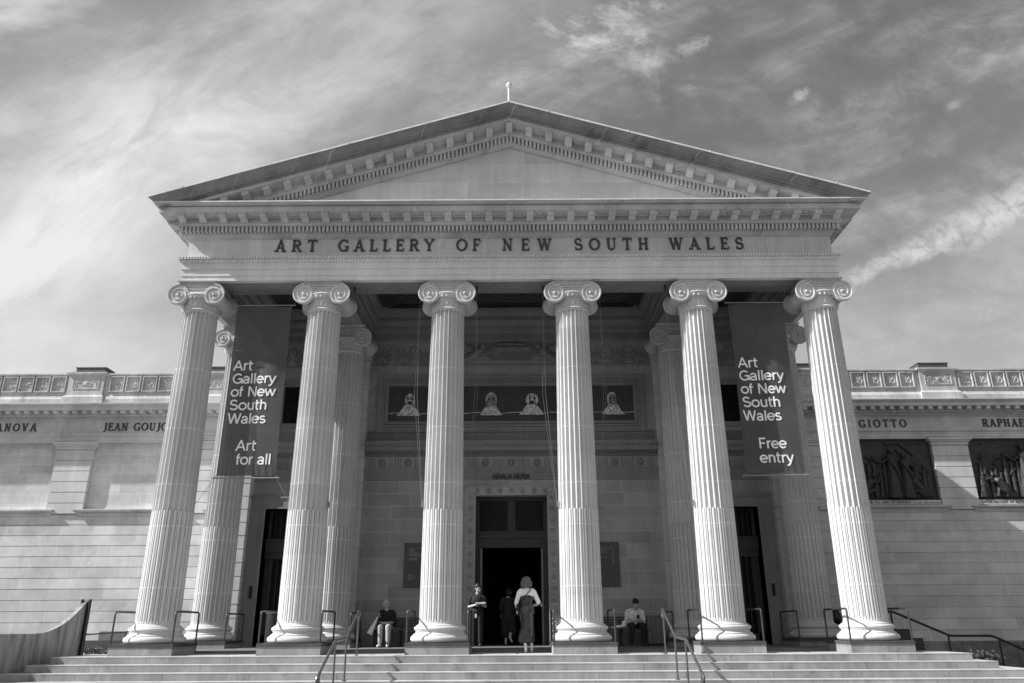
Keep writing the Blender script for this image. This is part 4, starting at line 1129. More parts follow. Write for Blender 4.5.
def stair_rail(sx):
    x = sx * 3.28
    t = thing('stair_handrail', (x, -.9, 0), 'bronze stair handrail with curled ends on the ' + ('left of the steps' if sx < 0 else 'right of the steps'), 'handrail', 'paired handrails on the entrance steps')
    top = [(x, -.9, .90), (x, -2.05, .36), (x, -3.1, .33), (x, -4.25, -.20)]
    m_ = MB()
    curl = [(x, -.9 + .10 * sin(a) , .80 + .10 * cos(a)) for a in [radians(q) for q in range(260, -1, -26)]]
    curl2 = [(x, -4.25 - .09 * sin(a), -.29 + .09 * cos(a)) for a in [radians(q) for q in range(0, 261, 26)]]
    m_.tube(curl + round_path([(x, -.9, .90)] + top[1:], .06)[1:] + curl2, .027, 8)
    m_.build('rail_bar', 'rail', t, smooth=True)
    for y, z, zb in ((-.92, .88, 0), (-2.05, .35, -3 * RIS + .0), (-3.05, .32, -4 * RIS), (-4.2, -.2, -1.0)):
        if y == -2.05: zb = -3 * RIS
        m_ = MB(); m_.tube([(x, y, zb), (x, y, z)], .019, 8); m_.lathe([(.045, 0), (.045, .012), (.02, .02)], 10, (x, y, zb)); m_.build('post', 'rail', t, smooth=True)
stair_rail(-1); stair_rail(1)
# handrail of the side stair on the right, running down along the wing
t = thing('side_handrail', (9.9, 3, -.6), 'black sloping handrail beside the right wing wall', 'handrail')
m_ = MB(); m_.tube(round_path([(9.2, 3, .90), (10.0, 3, .88), (11.4, 3, .28), (12.48, 3, .275), (14.6, 3, -.66)], .05), .03, 8); m_.build('rail_bar', 'steel', t, smooth=True)
for x, z in ((11.35, .28), (12.65, .2), (9.95, .88), (14.2, -.5)):
    m_ = MB(); m_.tube([(x, 3, -1.0), (x, 3, z)], .025, 8); m_.build('post', 'steel', t, smooth=True)
t = thing('garden_handrail', (-10.4, 4, -1.0), 'thin dark pipe handrail behind the far left column base', 'handrail')
m_ = MB(); m_.tube(round_path([(-12.3, 4, .36), (-10.3, 4, .48), (-9.1, 4, .88)], .1), .018, 6); m_.build('rail_bar', 'steel', t, smooth=True)
for x in (-11.9, -10.4, -9.3):
    m_ = MB(); m_.tube([(x, 4, -1.0), (x, 4, .40 if x < -10 else .78)], .018, 6); m_.build('post', 'steel', t, smooth=True)
side = MB(); side.box(-9.9, -9.0, 2.2, 4.6, -1.0, .19); side.box(9.2, 10.0, 2.2, 4.6, -1.0, -.02)
tag(side.build('porch_side_kerb', 'rubble'), kind='structure')

# curved wall at the left end of the steps, closed by a black steel channel
t = thing('curved_ramp_wall', (-9.75, 0, -.6), 'low curved streaked wall ending in a black steel channel left of the steps', 'ramp wall')
m_ = MB(); pts = []
for i in range(40):
    s = (i / 39) ** 1.5
    x = -9.80 - 3.2 * s ** 1.5; y = .02 - 4.2 * s ** .85 * (1 if s < .5 else 1)
    h = .48 + .66 * max(0, 1 - s / .23) ** 2.2 - .05 * s
    pts.append((x, y, h))
vs = []; T = .12
for i, (x, y, h) in enumerate(pts):
    a = Vector(pts[max(0, i - 1)][:2]); b_ = Vector(pts[min(39, i + 1)][:2]); d = (b_ - a).normalized(); nn_ = Vector((-d.y, d.x))
    vs += [(x, y, -1.0), (x, y, h), (x - nn_.x * -T, y - nn_.y * -T, h), (x - nn_.x * -T, y - nn_.y * -T, -1.0)]
fsx = []
for i in range(39):
    for k in range(4): fsx.append((4 * i + k, 4 * i + (k + 1) % 4, 4 * i + 4 + (k + 1) % 4, 4 * i + 4 + k))
fsx += [(0, 1, 2, 3)]
m_.add(vs, fsx); m_.build('wall', 'ramp', t)
jo = MB()
for i in range(4, 39, 5):
    x, y, h = pts[i]; jo.box(x - .008 + .004, x + .012, y - .008, y + .008, -1., h + .002)
jo.build('joint_strip', 'steel', t)
m_ = MB()
m_.box(-9.80, -9.60, .03, .06, -.9, 1.15); m_.box(-9.80, -9.775, -.03, .06, -.9, 1.19); m_.box(-9.625, -9.60, -.03, .06, -.9, 1.19)
m_.build('steel_channel', 'steel', t)
t['label'] = t['label']

# ================================================================== BENCHES, BOX, BIN, LIGHT BOX
def bench(cx, label):
    t = thing('bench', (cx, 3.55, .06), label, 'bench', 'dark slatted benches against the porch wall')
    for k in range(5):
        m_ = MB(); y = 3.30 + k * .095; m_.box(cx - .75, cx + .75, y, y + .075, .465, .495); m_.build('seat_slat', 'benchwood', t)
    for k in range(4):
        m_ = MB(); z = .55 + k * .065; m_.box(cx - .75, cx + .75, 3.80 + k * .008, 3.825 + k * .008, z, z + .052); m_.build('back_slat', 'benchwood', t)
    for sx in (-1, 0, 1):
        x = cx + sx * .66; m_ = MB(); m_.box(x - .025, x + .025, 3.32, 3.37, .06, .465); m_.box(x - .025, x + .025, 3.74, 3.79, .06, .465); m_.box(x - .025, x + .025, 3.32, 3.79, .43, .463); m_.box(x - .025, x + .025, 3.83, 3.86, .40, .80); m_.build('leg_frame', 'steel', t)
bench(-2.98, 'dark slatted bench with the seated woman on it')
bench(2.92, 'dark slatted bench with the seated man on it')
t = thing('timber_box', (3.83, 3.5, .06), 'square timber clad box standing right of the seated man', 'box')
m_ = MB(); m_.box(3.60, 4.05, 3.32, 3.80, .12, .79)
m_.build('body', 'box', t)
m_ = MB(); m_.box(3.57, 4.08, 3.29, 3.83, .79, .815); m_.build('lid', 'rail', t)
m_ = MB(); m_.box(3.64, 4.01, 3.36, 3.76, .06, .12); m_.build('recessed_foot', 'steel', t)
m_ = MB()
for k in range(1, 4): m_.box(3.60 + k * .112 - .004, 3.60 + k * .112 + .004, 3.314, 3.322, .12, .79)
m_.build('joint_strip', 'steel', t)
t = thing('litter_bin', (-5.75, 3.0, .06), 'round dark litter bin with a bright rim behind the second column', 'bin')
m_ = MB(); m_.lathe([(.21, .06), (.22, .1), (.22, .86), (.2, .88)], 24, (-6.1, 2.6, 0)); m_.build('body', 'steel', t, smooth=True)
m_ = MB(); m_.lathe([(.23, .88), (.235, .90), (.20, .93), (.10, .935)], 24, (-6.1, 2.6, 0), cap=False); m_.build('rim', 'rail', t, smooth=True)
t = thing('floodlight', (8.95, 2.3, .0), 'black stepped floodlight box beside the sixth column base', 'floodlight')
m_ = MB(); m_.box(9.38, 9.75, 1.6, 2.0, -.9, .46); m_.build('housing', 'steel', t)
m_ = MB(); m_.box(9.75, 10.0, 1.6, 2.0, -.9, .25); m_.build('ballast', 'steel', t)
t = thing('bracket_lamp', (8.66, 6.6, .9), 'small black lamp on a bracket seen between the right hand columns', 'lamp')
m_ = MB(); m_.box(9.9, 10.4, 7.2, 7.4, .97, 1.0); m_.build('bracket', 'steel', t)
m_ = MB(); m_.lathe([(.08, .55), (.15, .6), (.2, .74), (.17, .9), (.1, .97)], 16, (10.15, 7.3, 0)); m_.build('lamp_head', 'steel', t, smooth=True)
m_ = MB(); m_.tube([(10.15, 7.3, -1.0), (10.15, 7.3, .6)], .03, 8); m_.build('post', 'steel', t)

# planting at the foot of the wings
def shrub(x, y, w, h, label, fl=False, seed=1):
    r = random.Random(seed)
    t = thing('garden_shrub', (x, y, -1.0), label, 'shrub')
    m_ = MB()
    for _ in range(900):
        a = r.uniform(0, 2 * pi); rr = w * sqrt(r.random()); px, py = x + rr * cos(a), y + .5 * rr * sin(a)
        pz = -1.0 + (h + 1.0) * r.random() ** .5 * (1 - .35 * (rr / w) ** 2)
        s = r.uniform(.03, .07); d = Vector((r.uniform(-1, 1), r.uniform(-1, 1), r.uniform(-.2, 1))).normalized(); q = d.orthogonal().normalized() * .4
        p = Vector((px, py, pz)); m_.add([p - d * s, p + q * s, p + d * s, p - q * s], [(0, 1, 2, 3)])
    m_.build('foliage', 'leaf', t)
    m_ = MB()
    for _ in range(14):
        a = r.uniform(0, 2 * pi); m_.tube([(x, y, -1.0), (x + .6 * w * cos(a), y + .3 * w * sin(a), h - .2)], [.02, .006], 5)
    m_.build('stem', 'box', t)
    if fl:
        m_ = MB()
        for _ in range(26):
            m_.ell((x + r.uniform(-w, w) * .9, y + r.uniform(-.3, .3), h + r.uniform(-.15, .12)), (.05, .05, .045), 6, 4)
        m_.build('flower', 'flower', t)
shrub(-12.55, 6.5, .5, .06, 'leafy shrub beside the black steel channel', seed=3)
shrub(-11.75, 6.6, .5, .02, 'low leafy shrub just left of the first column base', seed=4)
shrub(15.0, 8.0, .55, -.36, 'small flowering shrub below the right wing wall', True, 5)
t = thing('dark_planter', (-11.3, 6.5, -1.0), 'low dark planter trough behind the far left column base', 'planter')
m_ = MB(); m_.box(-14.2, -8.9, 7.1, 7.4, -1.0, .2); m_.build('trough', 'slab', t)
m_ = MB(); m_.box(-13.0, -12.2, 7.42, 7.6, -.9, .46); m_.build('stone_block', 'rubble', t)

# ================================================================== PEOPLE
def cap(p0, r0, p1, r1, sc=None): return ('c', p0, r0, p1, r1, sc)
def blob(name, prims, mat, parent, voxel=.012, smooth_it=6, base=(0, 0, 0), rot=0.):
    """union of rounded shapes remeshed into one continuous skin"""
    mb = MB()
    for p in prims:
        if p[0] == 'c':
            a, b_ = Vector(p[1]), Vector(p[3]); L = (b_ - a).length; n = 10
            d = (b_ - a) / max(L, 1e-6); ups = []
            pts, rs = [], []
            for i in range(5):
                t_ = radians(-90 + 22.5 * i + 0); pts.append(a + d * p[2] * sin(t_)); rs.append(max(.0006, p[2] * cos(t_)))
            for i in range(5):
                t_ = radians(22.5 * i); pts.append(b_ + d * p[4] * sin(t_)); rs.append(max(.0006, p[4] * cos(t_)))
            mb.tube(pts, rs, 14)
        else:
            mb.ell(p[1], p[2], 18, 12, p[3] if len(p) > 3 else None)
    R = Matrix.Rotation(rot, 4, 'Z'); bs = Vector(base)
    mb.v = [tuple(R @ Vector(v) + bs) for v in mb.v]
    o = mb.build(name, mat, parent, smooth=True)
    md = o.modifiers.new('r', 'REMESH'); md.mode = 'VOXEL'; md.voxel_size = voxel; md.use_smooth_shade = True
    sm_ = o.modifiers.new('s', 'SMOOTH'); sm_.iterations = smooth_it; sm_.factor = .5
    dg = bpy.context.evaluated_depsgraph_get(); dg.update()
    me = bpy.data.meshes.new_from_object(o.evaluated_get(dg)); o.modifiers.clear(); old = o.data; o.data = me; bpy.data.meshes.remove(old)
    me.name = name
    if not me.materials: me.materials.append(M[mat])
    me.polygons.foreach_set('use_smooth', [True] * len(me.polygons))
    return o
def hand(wrist, direction, palm_n, side, curl=.5):
    """palm plus five unequal bent fingers; side=+1: thumb towards direction x palm_n"""
    w = Vector(wrist); d = Vector(direction).normalized(); n = Vector(palm_n); n = (n - d * n.dot(d)).normalized(); s = d.cross(n) * side
    out = [cap(tuple(w), .024, tuple(w + d * .05), .028), cap(tuple(w + d * .03 + s * .02), .018, tuple(w + d * .085 + s * .026), .015), cap(tuple(w + d * .03 - s * .02), .018, tuple(w + d * .08 - s * .026), .014)]
    for k, L in enumerate((.070, .078, .072, .056)):
        b0 = w + d * .085 + s * (.030 - .020 * k); b1 = b0 + (d * cos(curl * .5) + n * sin(curl * .5)) * L * .5; b2 = b1 + (d * cos(curl * 1.5) + n * sin(curl * 1.5)) * L * .5
        out += [cap(tuple(b0), .0095, tuple(b1), .009), cap(tuple(b1), .009, tuple(b2), .0075)]
    t0 = w + d * .03 + s * .026; t1 = t0 + (d * .7 + s * .6 + n * .3) * .035; t2 = t1 + (d * .9 + s * .1 + n * .4) * .032
    out += [cap(tuple(t0), .013, tuple(t1), .011), cap(tuple(t1), .011, tuple(t2), .0085)]
    return out
def head(c, face, tilt=0., s=1.):
    """skull, jaw, nose, brow, ears, lips; face = unit direction the person looks in"""
    c = Vector(c); f = Vector(face).normalized(); u = Vector((0, 0, 1)); u = (u - f * u.dot(f)).normalized(); r = f.cross(u)
    R = Matrix((r, f, u)).transposed()
    A = lambda a, b_, d: tuple(c + r * a * s + f * b_ * s + u * d * s)
    E = lambda a, rr: ('e', A(*a), tuple(k * s for k in rr), R)
    return [E((0, -.01, .03), (.074, .092, .085)), E((0, .025, -.035), (.058, .062, .065)), E((0, .055, -.075), (.030, .030, .026)), cap(A(0, .092, .01), .009 * s, A(0, .108, -.022), .014 * s),
            E((-.026, .083, .028), (.022, .012, .008)), E((.026, .083, .028), (.022, .012, .008)), E((0, .090, -.052), (.022, .010, .007)), E((0, .088, -.062), (.018, .010, .006)),
            E((-.076, 0, -.005), (.010, .020, .030)), E((.076, 0, -.005), (.010, .020, .030)), E((-.040, .062, -.02), (.02, .02, .02)), E((.040, .062, -.02), (.02, .02, .02))], R, A
def eyes(name, c, face, parent, s=1.):
    _, R, A = head(c, face, 0, s); m_ = MB()
    for sx in (-1, 1): m_.ell(A(sx * .027, .084, .012), (.010 * s, .006 * s, .006 * s), 8, 6, R)
    return m_.build(name, 'black', parent, smooth=True)

# -- woman walking up to the door, seen from behind (facing +Y)
t = thing('person', (.36, .15, 0), 'woman in long dark dress over a white top walking towards the entrance', 'person', 'visitors at the entrance')
X, Y = .36, .15
hd, Rh, Ah = head((X - .015, Y + .02, 1.515), (-.25, 1, -.08))
LH = (X - .245, Y + .14, .93)
arms = [cap((X - .165, Y, 1.30), .048, (X - .235, Y + .0, 1.06), .038), cap((X - .235, Y, 1.06), .036, (X - .20, Y + .16, .93), .026),
        cap((X + .165, Y, 1.30), .048, (X + .262, Y + .02, 1.08), .038), cap((X + .262, Y + .02, 1.08), .036, (X + .20, Y + .20, 1.02), .026)]
body = hd + [cap((X, Y, 1.34), .05, (X - .01, Y + .01, 1.45), .046), ('e', (X, Y, 1.20), (.155, .095, .16)), ('e', (X, Y - .01, .92), (.165, .125, .14)), ('e', (X, Y, 1.05), (.125, .085, .12)),
    cap((X - .085, Y, .86), .085, (X - .07, Y + .09, .48), .055), cap((X - .07, Y + .09, .48), .052, (X - .035, Y - .05, .10), .032),
    cap((X + .08, Y, .86), .085, (X + .09, Y + .18, .50), .055), cap((X + .09, Y + .18, .50), .052, (X + .10, Y + .12, .12), .032),
    cap((X - .035, Y - .05, .09), .034, (X - .04, Y + .09, .035), .026), cap((X + .10, Y + .12, .10), .034, (X + .10, Y + .26, .035), .026)]
body += arms + hand((X - .20, Y + .16, .93), (-.35, .7, -.55), (.9, .1, 0), 1, .7) + hand((X + .20, Y + .20, 1.02), (-.6, .7, .1), (-.3, 0, -1), -1, .8)
blob('body', body, 'skinpale', t, .007, 3)
blob('white_top', [('e', (X, Y + .005, 1.26), (.168, .105, .10)), cap((X - .13, Y, 1.33), .062, (X + .13, Y, 1.33), .062), cap((X - .165, Y, 1.30), .062, (X - .238, Y + .0, 1.07), .052), cap((X - .238, Y, 1.07), .050, (X - .215, Y + .12, .965), .038),
      cap((X + .165, Y, 1.30), .062, (X + .265, Y + .02, 1.09), .052), cap((X + .265, Y + .02, 1.09), .050, (X + .225, Y + .15, 1.04), .038)], 'whitecloth', t, .009, 3)
blob('dress', [('e', (X, Y, 1.17), (.160, .112, .13)), ('e', (X, Y, 1.05), (.135, .105, .12)), ('e', (X, Y - .015, .90), (.188, .155, .17)), cap((X, Y, .88), .165, (X + .01, Y + .06, .55), .150), cap((X + .01, Y + .06, .55), .150, (X + .0, Y + .04, .34), .165),
      cap((X - .06, Y + .02, .42), .12, (X - .13, Y - .02, .28), .085), cap((X + .08, Y + .08, .42), .10, (X + .10, Y + .08, .29), .08), cap((X - .15, Y, .30), .06, (X + .12, Y + .06, .27), .06)], 'dress', t, .010, 3)
blob('hair', [('e', Ah(0, -.03, .04), (.112, .115, .10), Rh), ('e', Ah(-.085, -.035, -.03), (.055, .075, .085), Rh), ('e', Ah(.085, -.035, -.03), (.055, .075, .085), Rh), ('e', Ah(0, -.08, -.04), (.105, .06, .085), Rh), ('e', Ah(-.09, -.02, -.075), (.045, .05, .04), Rh), ('e', Ah(.09, -.02, -.075), (.045, .05, .04), Rh), ('e', Ah(.03, -.12, -.06), (.035, .03, .05), Rh), ('e', Ah(-.04, -.12, -.02), (.035, .03, .06), Rh)], 'midhair', t, .010, 1)
eyes('eye', (X - .015, Y + .02, 1.515), (-.25, 1, -.08), t)
m_ = MB(); m_.tube([(X + .10, Y - .075, 1.37), (X + .02, Y - .125, 1.28), (X - .08, Y - .135, 1.15), (X - .17, Y - .08, 1.02)], .011, 6); m_.build('bag_strap', 'black', t)
blob('shoe', [cap((X - .038, Y - .06, .05), .036, (X - .042, Y + .10, .030), .030), cap((X - .038, Y - .075, .02), .014, (X - .038, Y - .06, .06), .02)], 'shoe', t, .008, 2)
blob('shoe', [cap((X + .10, Y + .11, .07), .036, (X + .10, Y + .27, .030), .030), cap((X + .10, Y + .09, .015), .014, (X + .10, Y + .11, .06), .02)], 'shoe', t, .008, 2)
blob('shoulder_bag', [('e', (X - .20, Y - .02, .96), (.045, .09, .09))], 'black', t, .012, 2)

# -- attendant standing left of the doorway holding leaflets (facing the camera, looking down to the right)
X, Y = -.93, 3.45; fz_ = .06
t = thing('person', (X, Y, fz_), 'standing attendant in black shirt and trousers holding leaflets beside the doorway', 'person', 'visitors at the entrance')
fc_ = (.45, -.85, -.35)
hd, Rh, Ah = head((X + .015, Y - .02, 1.52), fc_)
blob('body', hd + [cap((X, Y, 1.34), .052, (X + .01, Y - .01, 1.44), .048), ('e', (X, Y, 1.22), (.16, .10, .16)), ('e', (X, Y, .98), (.15, .11, .16)),
    cap((X - .17, Y, 1.30), .050, (X - .215, Y + .01, 1.06), .042), cap((X - .215, Y + .01, 1.06), .040, (X - .03, Y - .20, 1.10), .027), cap((X + .17, Y, 1.30), .050, (X + .215, Y, 1.07), .042), cap((X + .215, Y, 1.07), .040, (X + .12, Y - .21, 1.12), .027),
    cap((X - .08, Y, .92), .085, (X - .09, Y, .50), .058), cap((X - .09, Y, .50), .055, (X - .09, Y + .02, .12), .038), cap((X + .08, Y, .92), .085, (X + .085, Y, .50), .058), cap((X + .085, Y, .50), .055, (X + .085, Y + .02, .12), .038)]
    + hand((X - .03, Y - .20, 1.10), (.85, -.4, .05), (0, 0, 1), 1, .6) + hand((X + .12, Y - .21, 1.12), (.35, -.8, .05), (-.4, 0, 1), -1, .7), 'skin', t, .007, 3)
blob('shirt', [('e', (X, Y, 1.22), (.182, .125, .17)), ('e', (X, Y, 1.04), (.165, .13, .14)), cap((X - .13, Y, 1.33), .066, (X + .13, Y, 1.33), .066), cap((X - .17, Y, 1.30), .070, (X - .205, Y, 1.14), .062), cap((X + .17, Y, 1.30), .070, (X + .205, Y, 1.14), .062)], 'black', t, .010, 3)
blob('trousers', [('e', (X, Y, .95), (.17, .13, .12)), cap((X - .08, Y, .90), .10, (X - .09, Y, .50), .078), cap((X - .09, Y, .50), .078, (X - .09, Y + .01, .15), .066), cap((X + .08, Y, .90), .10, (X + .085, Y, .50), .078), cap((X + .085, Y, .50), .078, (X + .085, Y + .01, .15), .066)], 'black', t, .010, 3)
blob('hair', [('e', Ah(0, -.025, .05), (.090, .098, .085), Rh), ('e', Ah(0, -.05, -.01), (.085, .06, .09), Rh), ('e', Ah(0, -.085, .085), (.045, .045, .045), Rh)], 'darkhair', t, .010, 1)
eyes('eye', (X + .015, Y - .02, 1.52), fc_, t)
m_ = MB(); m_.box(X - .03, X + .24, Y - .36, Y - .17, 1.13, 1.165); m_.build('leaflets', 'paper', t)
m_ = MB(); m_.box(X - .055, X - .005, Y - .135, Y - .125, .78, .88); m_.build('name_badge', 'paper', t)
for sx in (-1, 1): blob('shoe', [cap((X + sx * .088, Y + .02, fz_ + .045), .042, (X + sx * .10, Y - .15, fz_ + .035), .036)], 'darkshoe', t, .008, 2)

# -- woman in a grey coat inside the doorway, one heel lifted
X, Y = -.12, 5.3
t = thing('person', (X, Y, .06), 'dim figure in a long grey coat stepping through the dark doorway', 'person', 'visitors at the entrance')
hd, Rh, Ah = head((X + .02, Y + .02, 1.50), (.3, 1, 0))
blob('body', hd + [cap((X, Y, 1.32), .05, (X + .01, Y, 1.42), .046), ('e', (X, Y, 1.15), (.15, .1, .2)), ('e', (X, Y, .9), (.16, .12, .14)), cap((X - .16, Y, 1.28), .048, (X - .22, Y - .02, 1.03), .04), cap((X - .22, Y - .02, 1.03), .04, (X - .20, Y + .12, .86), .027), cap((X + .16, Y, 1.28), .048, (X + .20, Y, 1.03), .04), cap((X + .20, Y, 1.03), .04, (X + .17, Y + .14, .88), .027),
    cap((X - .07, Y, .85), .08, (X - .06, Y + .02, .5), .055), cap((X - .06, Y + .02, .5), .052, (X - .06, Y, .14), .034), cap((X + .07, Y, .85), .08, (X + .09, Y + .1, .52), .055), cap((X + .09, Y + .1, .52), .05, (X + .06, Y - .22, .28), .034), cap((X - .06, Y, .12), .036, (X - .06, Y + .13, .095), .028), cap((X + .06, Y - .22, .28), .034, (X + .10, Y - .26, .16), .028)]
    + hand((X - .20, Y + .12, .86), (0, .6, -.8), (1, 0, 0), 1, .5) + hand((X + .17, Y + .14, .88), (0, .6, -.8), (-1, 0, 0), -1, .5), 'skinpale', t, .008, 3)
blob('coat', [('e', (X, Y, 1.16), (.18, .13, .2)), cap((X - .13, Y, 1.30), .065, (X + .13, Y, 1.30), .065), cap((X, Y, 1.0), .15, (X, Y, .75), .19), cap((X - .06, Y, .75), .16, (X - .09, Y, .38), .14), cap((X + .07, Y, .75), .16, (X + .12, Y, .38), .14), cap((X - .16, Y, 1.28), .064, (X - .22, Y - .02, 1.03), .056), cap((X - .22, Y - .02, 1.03), .056, (X - .205, Y + .10, .9), .046), cap((X + .16, Y, 1.28), .064, (X + .20, Y, 1.03), .056), cap((X + .20, Y, 1.03), .056, (X + .175, Y + .12, .92), .046)], 'coat', t, .012, 3)
blob('hair', [('e', Ah(0, -.025, .03), (.09, .10, .095), Rh), ('e', Ah(0, -.06, -.05), (.08, .05, .08), Rh)], 'darkhair', t, .012, 1)
blob('shoe', [cap((X - .06, Y - .01, .10), .04, (X - .06, Y + .14, .095), .032)], 'shoe', t, .009, 2)
blob('shoe', [cap((X + .055, Y - .235, .27), .038, (X + .11, Y - .27, .15), .03)], 'shoe', t, .009, 2)
eyes('eye', (X + .02, Y + .02, 1.50), (.3, 1, 0), t)

# -- seated woman
X, Y = -3.36, 3.45
t = thing('person', (X, Y, .06), 'grey haired woman in black jacket and pale trousers seated on a bench', 'person', 'visitors seated on the porch benches')
fc_ = (.35, -.9, .0)
hd, Rh, Ah = head((X - .03, Y - .0, 1.13), fc_)
blob('body', hd + [cap((X, Y + .04, .94), .052, (X - .02, Y + .02, 1.05), .048), ('e', (X, Y + .06, .80), (.17, .11, .18)), ('e', (X, Y + .08, .60), (.17, .13, .13)),
    cap((X - .18, Y + .05, .90), .052, (X - .21, Y + .02, .66), .044), cap((X - .21, Y + .02, .66), .042, (X - .06, Y - .25, .665), .028), cap((X + .18, Y + .05, .90), .052, (X + .21, Y + .02, .66), .044), cap((X + .21, Y + .02, .66), .042, (X + .07, Y - .25, .665), .028),
    cap((X - .09, Y + .05, .56), .085, (X - .10, Y - .34, .56), .062), cap((X - .10, Y - .34, .55), .060, (X - .09, Y - .36, .16), .040), cap((X + .09, Y + .05, .56), .085, (X + .11, Y - .34, .56), .062), cap((X + .11, Y - .34, .55), .060, (X + .12, Y - .36, .16), .040)]
    + hand((X - .06, Y - .25, .665), (.85, -.3, -.05), (0, .2, -1), -1, .7) + hand((X + .07, Y - .25, .665), (-.85, -.3, .08), (0, .2, -1), 1, .7), 'skin', t, .007, 3)
blob('jacket', [('e', (X, Y + .06, .80), (.195, .14, .19)), cap((X - .14, Y + .05, .93), .07, (X + .14, Y + .05, .93), .07), ('e', (X, Y + .06, .62), (.19, .15, .12)), cap((X - .18, Y + .05, .90), .072, (X - .215, Y + .02, .66), .066), cap((X - .215, Y + .02, .66), .062, (X - .09, Y - .12, .635), .050), cap((X + .18, Y + .05, .90), .072, (X + .215, Y + .02, .66), .066), cap((X + .215, Y + .02, .66), .062, (X + .10, Y - .12, .635), .050)], 'black', t, .010, 3)
blob('trousers', [('e', (X, Y + .06, .57), (.17, .14, .09)), cap((X - .09, Y + .02, .565), .095, (X - .10, Y - .34, .56), .078), cap((X - .10, Y - .34, .55), .078, (X - .09, Y - .36, .19), .058), cap((X + .09, Y + .02, .565), .095, (X + .11, Y - .34, .56), .078), cap((X + .11, Y - .34, .55), .078, (X + .12, Y - .36, .19), .058)], 'beige', t, .010, 3)
blob('hair', [('e', Ah(0, -.02, .055), (.090, .098, .080), Rh), ('e', Ah(0, -.05, -.02), (.085, .06, .07), Rh), ('e', Ah(-.06, 0, .02), (.035, .05, .05), Rh), ('e', Ah(.06, 0, .02), (.035, .05, .05), Rh)], 'greyhair', t, .010, 1)
eyes('eye', (X - .03, Y, 1.13), fc_, t)
for sx, xo in ((-1, -.09), (1, .12)): blob('shoe', [cap((X + xo, Y - .36, .11), .044, (X + xo + .02 * sx, Y - .53, .095), .036)], 'shoe', t, .008, 2)
t = thing('tote_bag', (X - .33, 3.2, .5), 'pale slouching tote bag hanging beside the seated woman', 'bag')
mm = MB()
mm.add([(X - .20, 3.16, .82), (X - .17, 3.16, .82), (X - .32, 3.10, .36), (X - .44, 3.10, .42), (X - .20, 3.22, .82), (X - .17, 3.22, .82), (X - .30, 3.24, .38), (X - .46, 3.24, .44)], [(0, 1, 2, 3), (4, 7, 6, 5), (0, 3, 7, 4), (1, 5, 6, 2), (3, 2, 6, 7), (0, 4, 5, 1)])
mm.build('bag_body', 'paper', t)
mm = MB(); mm.tube([(X - .19, 3.19, .80), (X - .17, 3.22, .92), (X - .13, 3.26, .80)], .008, 6); mm.build('bag_handle', 'paper', t)

# -- seated man looking down at something in his hands
X, Y = 3.30, 3.45
t = thing('person', (X, Y, .06), 'dark haired man in pale tee shirt seated looking down at his hands', 'person', 'visitors seated on the porch benches')
fc_ = (.12, -.75, -.62)
hd, Rh, Ah = head((X + .02, Y - .10, 1.12), fc_)
blob('body', hd + [cap((X, Y + .0, .94), .052, (X + .01, Y - .06, 1.05), .048), ('e', (X, Y + .04, .80), (.17, .11, .18)), ('e', (X, Y + .08, .60), (.16, .13, .13)),
    cap((X - .19, Y + .02, .90), .052, (X - .24, Y - .04, .64), .044), cap((X - .24, Y - .04, .64), .042, (X - .04, Y - .27, .69), .028), cap((X + .19, Y + .02, .90), .052, (X + .25, Y - .04, .64), .044), cap((X + .25, Y - .04, .64), .042, (X + .10, Y - .24, .66), .028),
    cap((X - .09, Y + .05, .56), .085, (X - .13, Y - .34, .55), .062), cap((X - .13, Y - .34, .55), .060, (X - .17, Y - .30, .14), .040), cap((X + .09, Y + .05, .56), .085, (X + .15, Y - .34, .55), .062), cap((X + .15, Y - .34, .55), .060, (X + .17, Y - .32, .14), .040)]
    + hand((X - .04, Y - .27, .69), (.75, -.5, .1), (0, .1, 1), -1, .7) + hand((X + .10, Y - .24, .66), (-.5, -.7, .15), (0, .1, 1), 1, .7), 'skin', t, .007, 3)
blob('tee_shirt', [('e', (X, Y + .03, .80), (.195, .14, .19)), cap((X - .14, Y + .02, .93), .07, (X + .14, Y + .02, .93), .07), ('e', (X, Y + .05, .63), (.18, .15, .11)), cap((X - .19, Y + .02, .90), .074, (X - .225, Y - .02, .73), .064), cap((X + .19, Y + .02, .90), .074, (X + .235, Y - .02, .73), .064)], 'tee', t, .010, 3)
blob('trousers', [('e', (X, Y + .06, .57), (.17, .15, .09)), cap((X - .09, Y + .02, .565), .098, (X - .13, Y - .34, .55), .080), cap((X - .13, Y - .34, .55), .080, (X - .17, Y - .30, .17), .062), cap((X + .09, Y + .02, .565), .098, (X + .15, Y - .34, .55), .080), cap((X + .15, Y - .34, .55), .080, (X + .17, Y - .32, .17), .062)], 'black', t, .010, 3)
blob('hair', [('e', Ah(0, -.02, .055), (.090, .098, .082), Rh), ('e', Ah(0, -.05, -.01), (.083, .06, .08), Rh)], 'darkhair', t, .010, 1)
eyes('eye', (X + .02, Y - .10, 1.12), fc_, t)
m_ = MB(); m_.box(X + .0, X + .075, Y - .335, Y - .325, .70, .83); m_.build('phone', 'glass', t)
for xo in (-.17, .17): blob('shoe', [cap((X + xo, Y - .31, .105), .044, (X + xo * 1.15, Y - .48, .095), .036)], 'darkshoe', t, .008, 2)
t = thing('folded_jacket', (X - .45, 3.5, .50), 'crumpled pale jacket lying on the bench left of the seated man', 'jacket')
blob('cloth', [('e', (X - .42, 3.42, .54), (.14, .12, .045)), ('e', (X - .30, 3.40, .60), (.07, .10, .10)), ('e', (X - .56, 3.36, .52), (.12, .08, .022))], 'whitecloth', t, .012, 1)

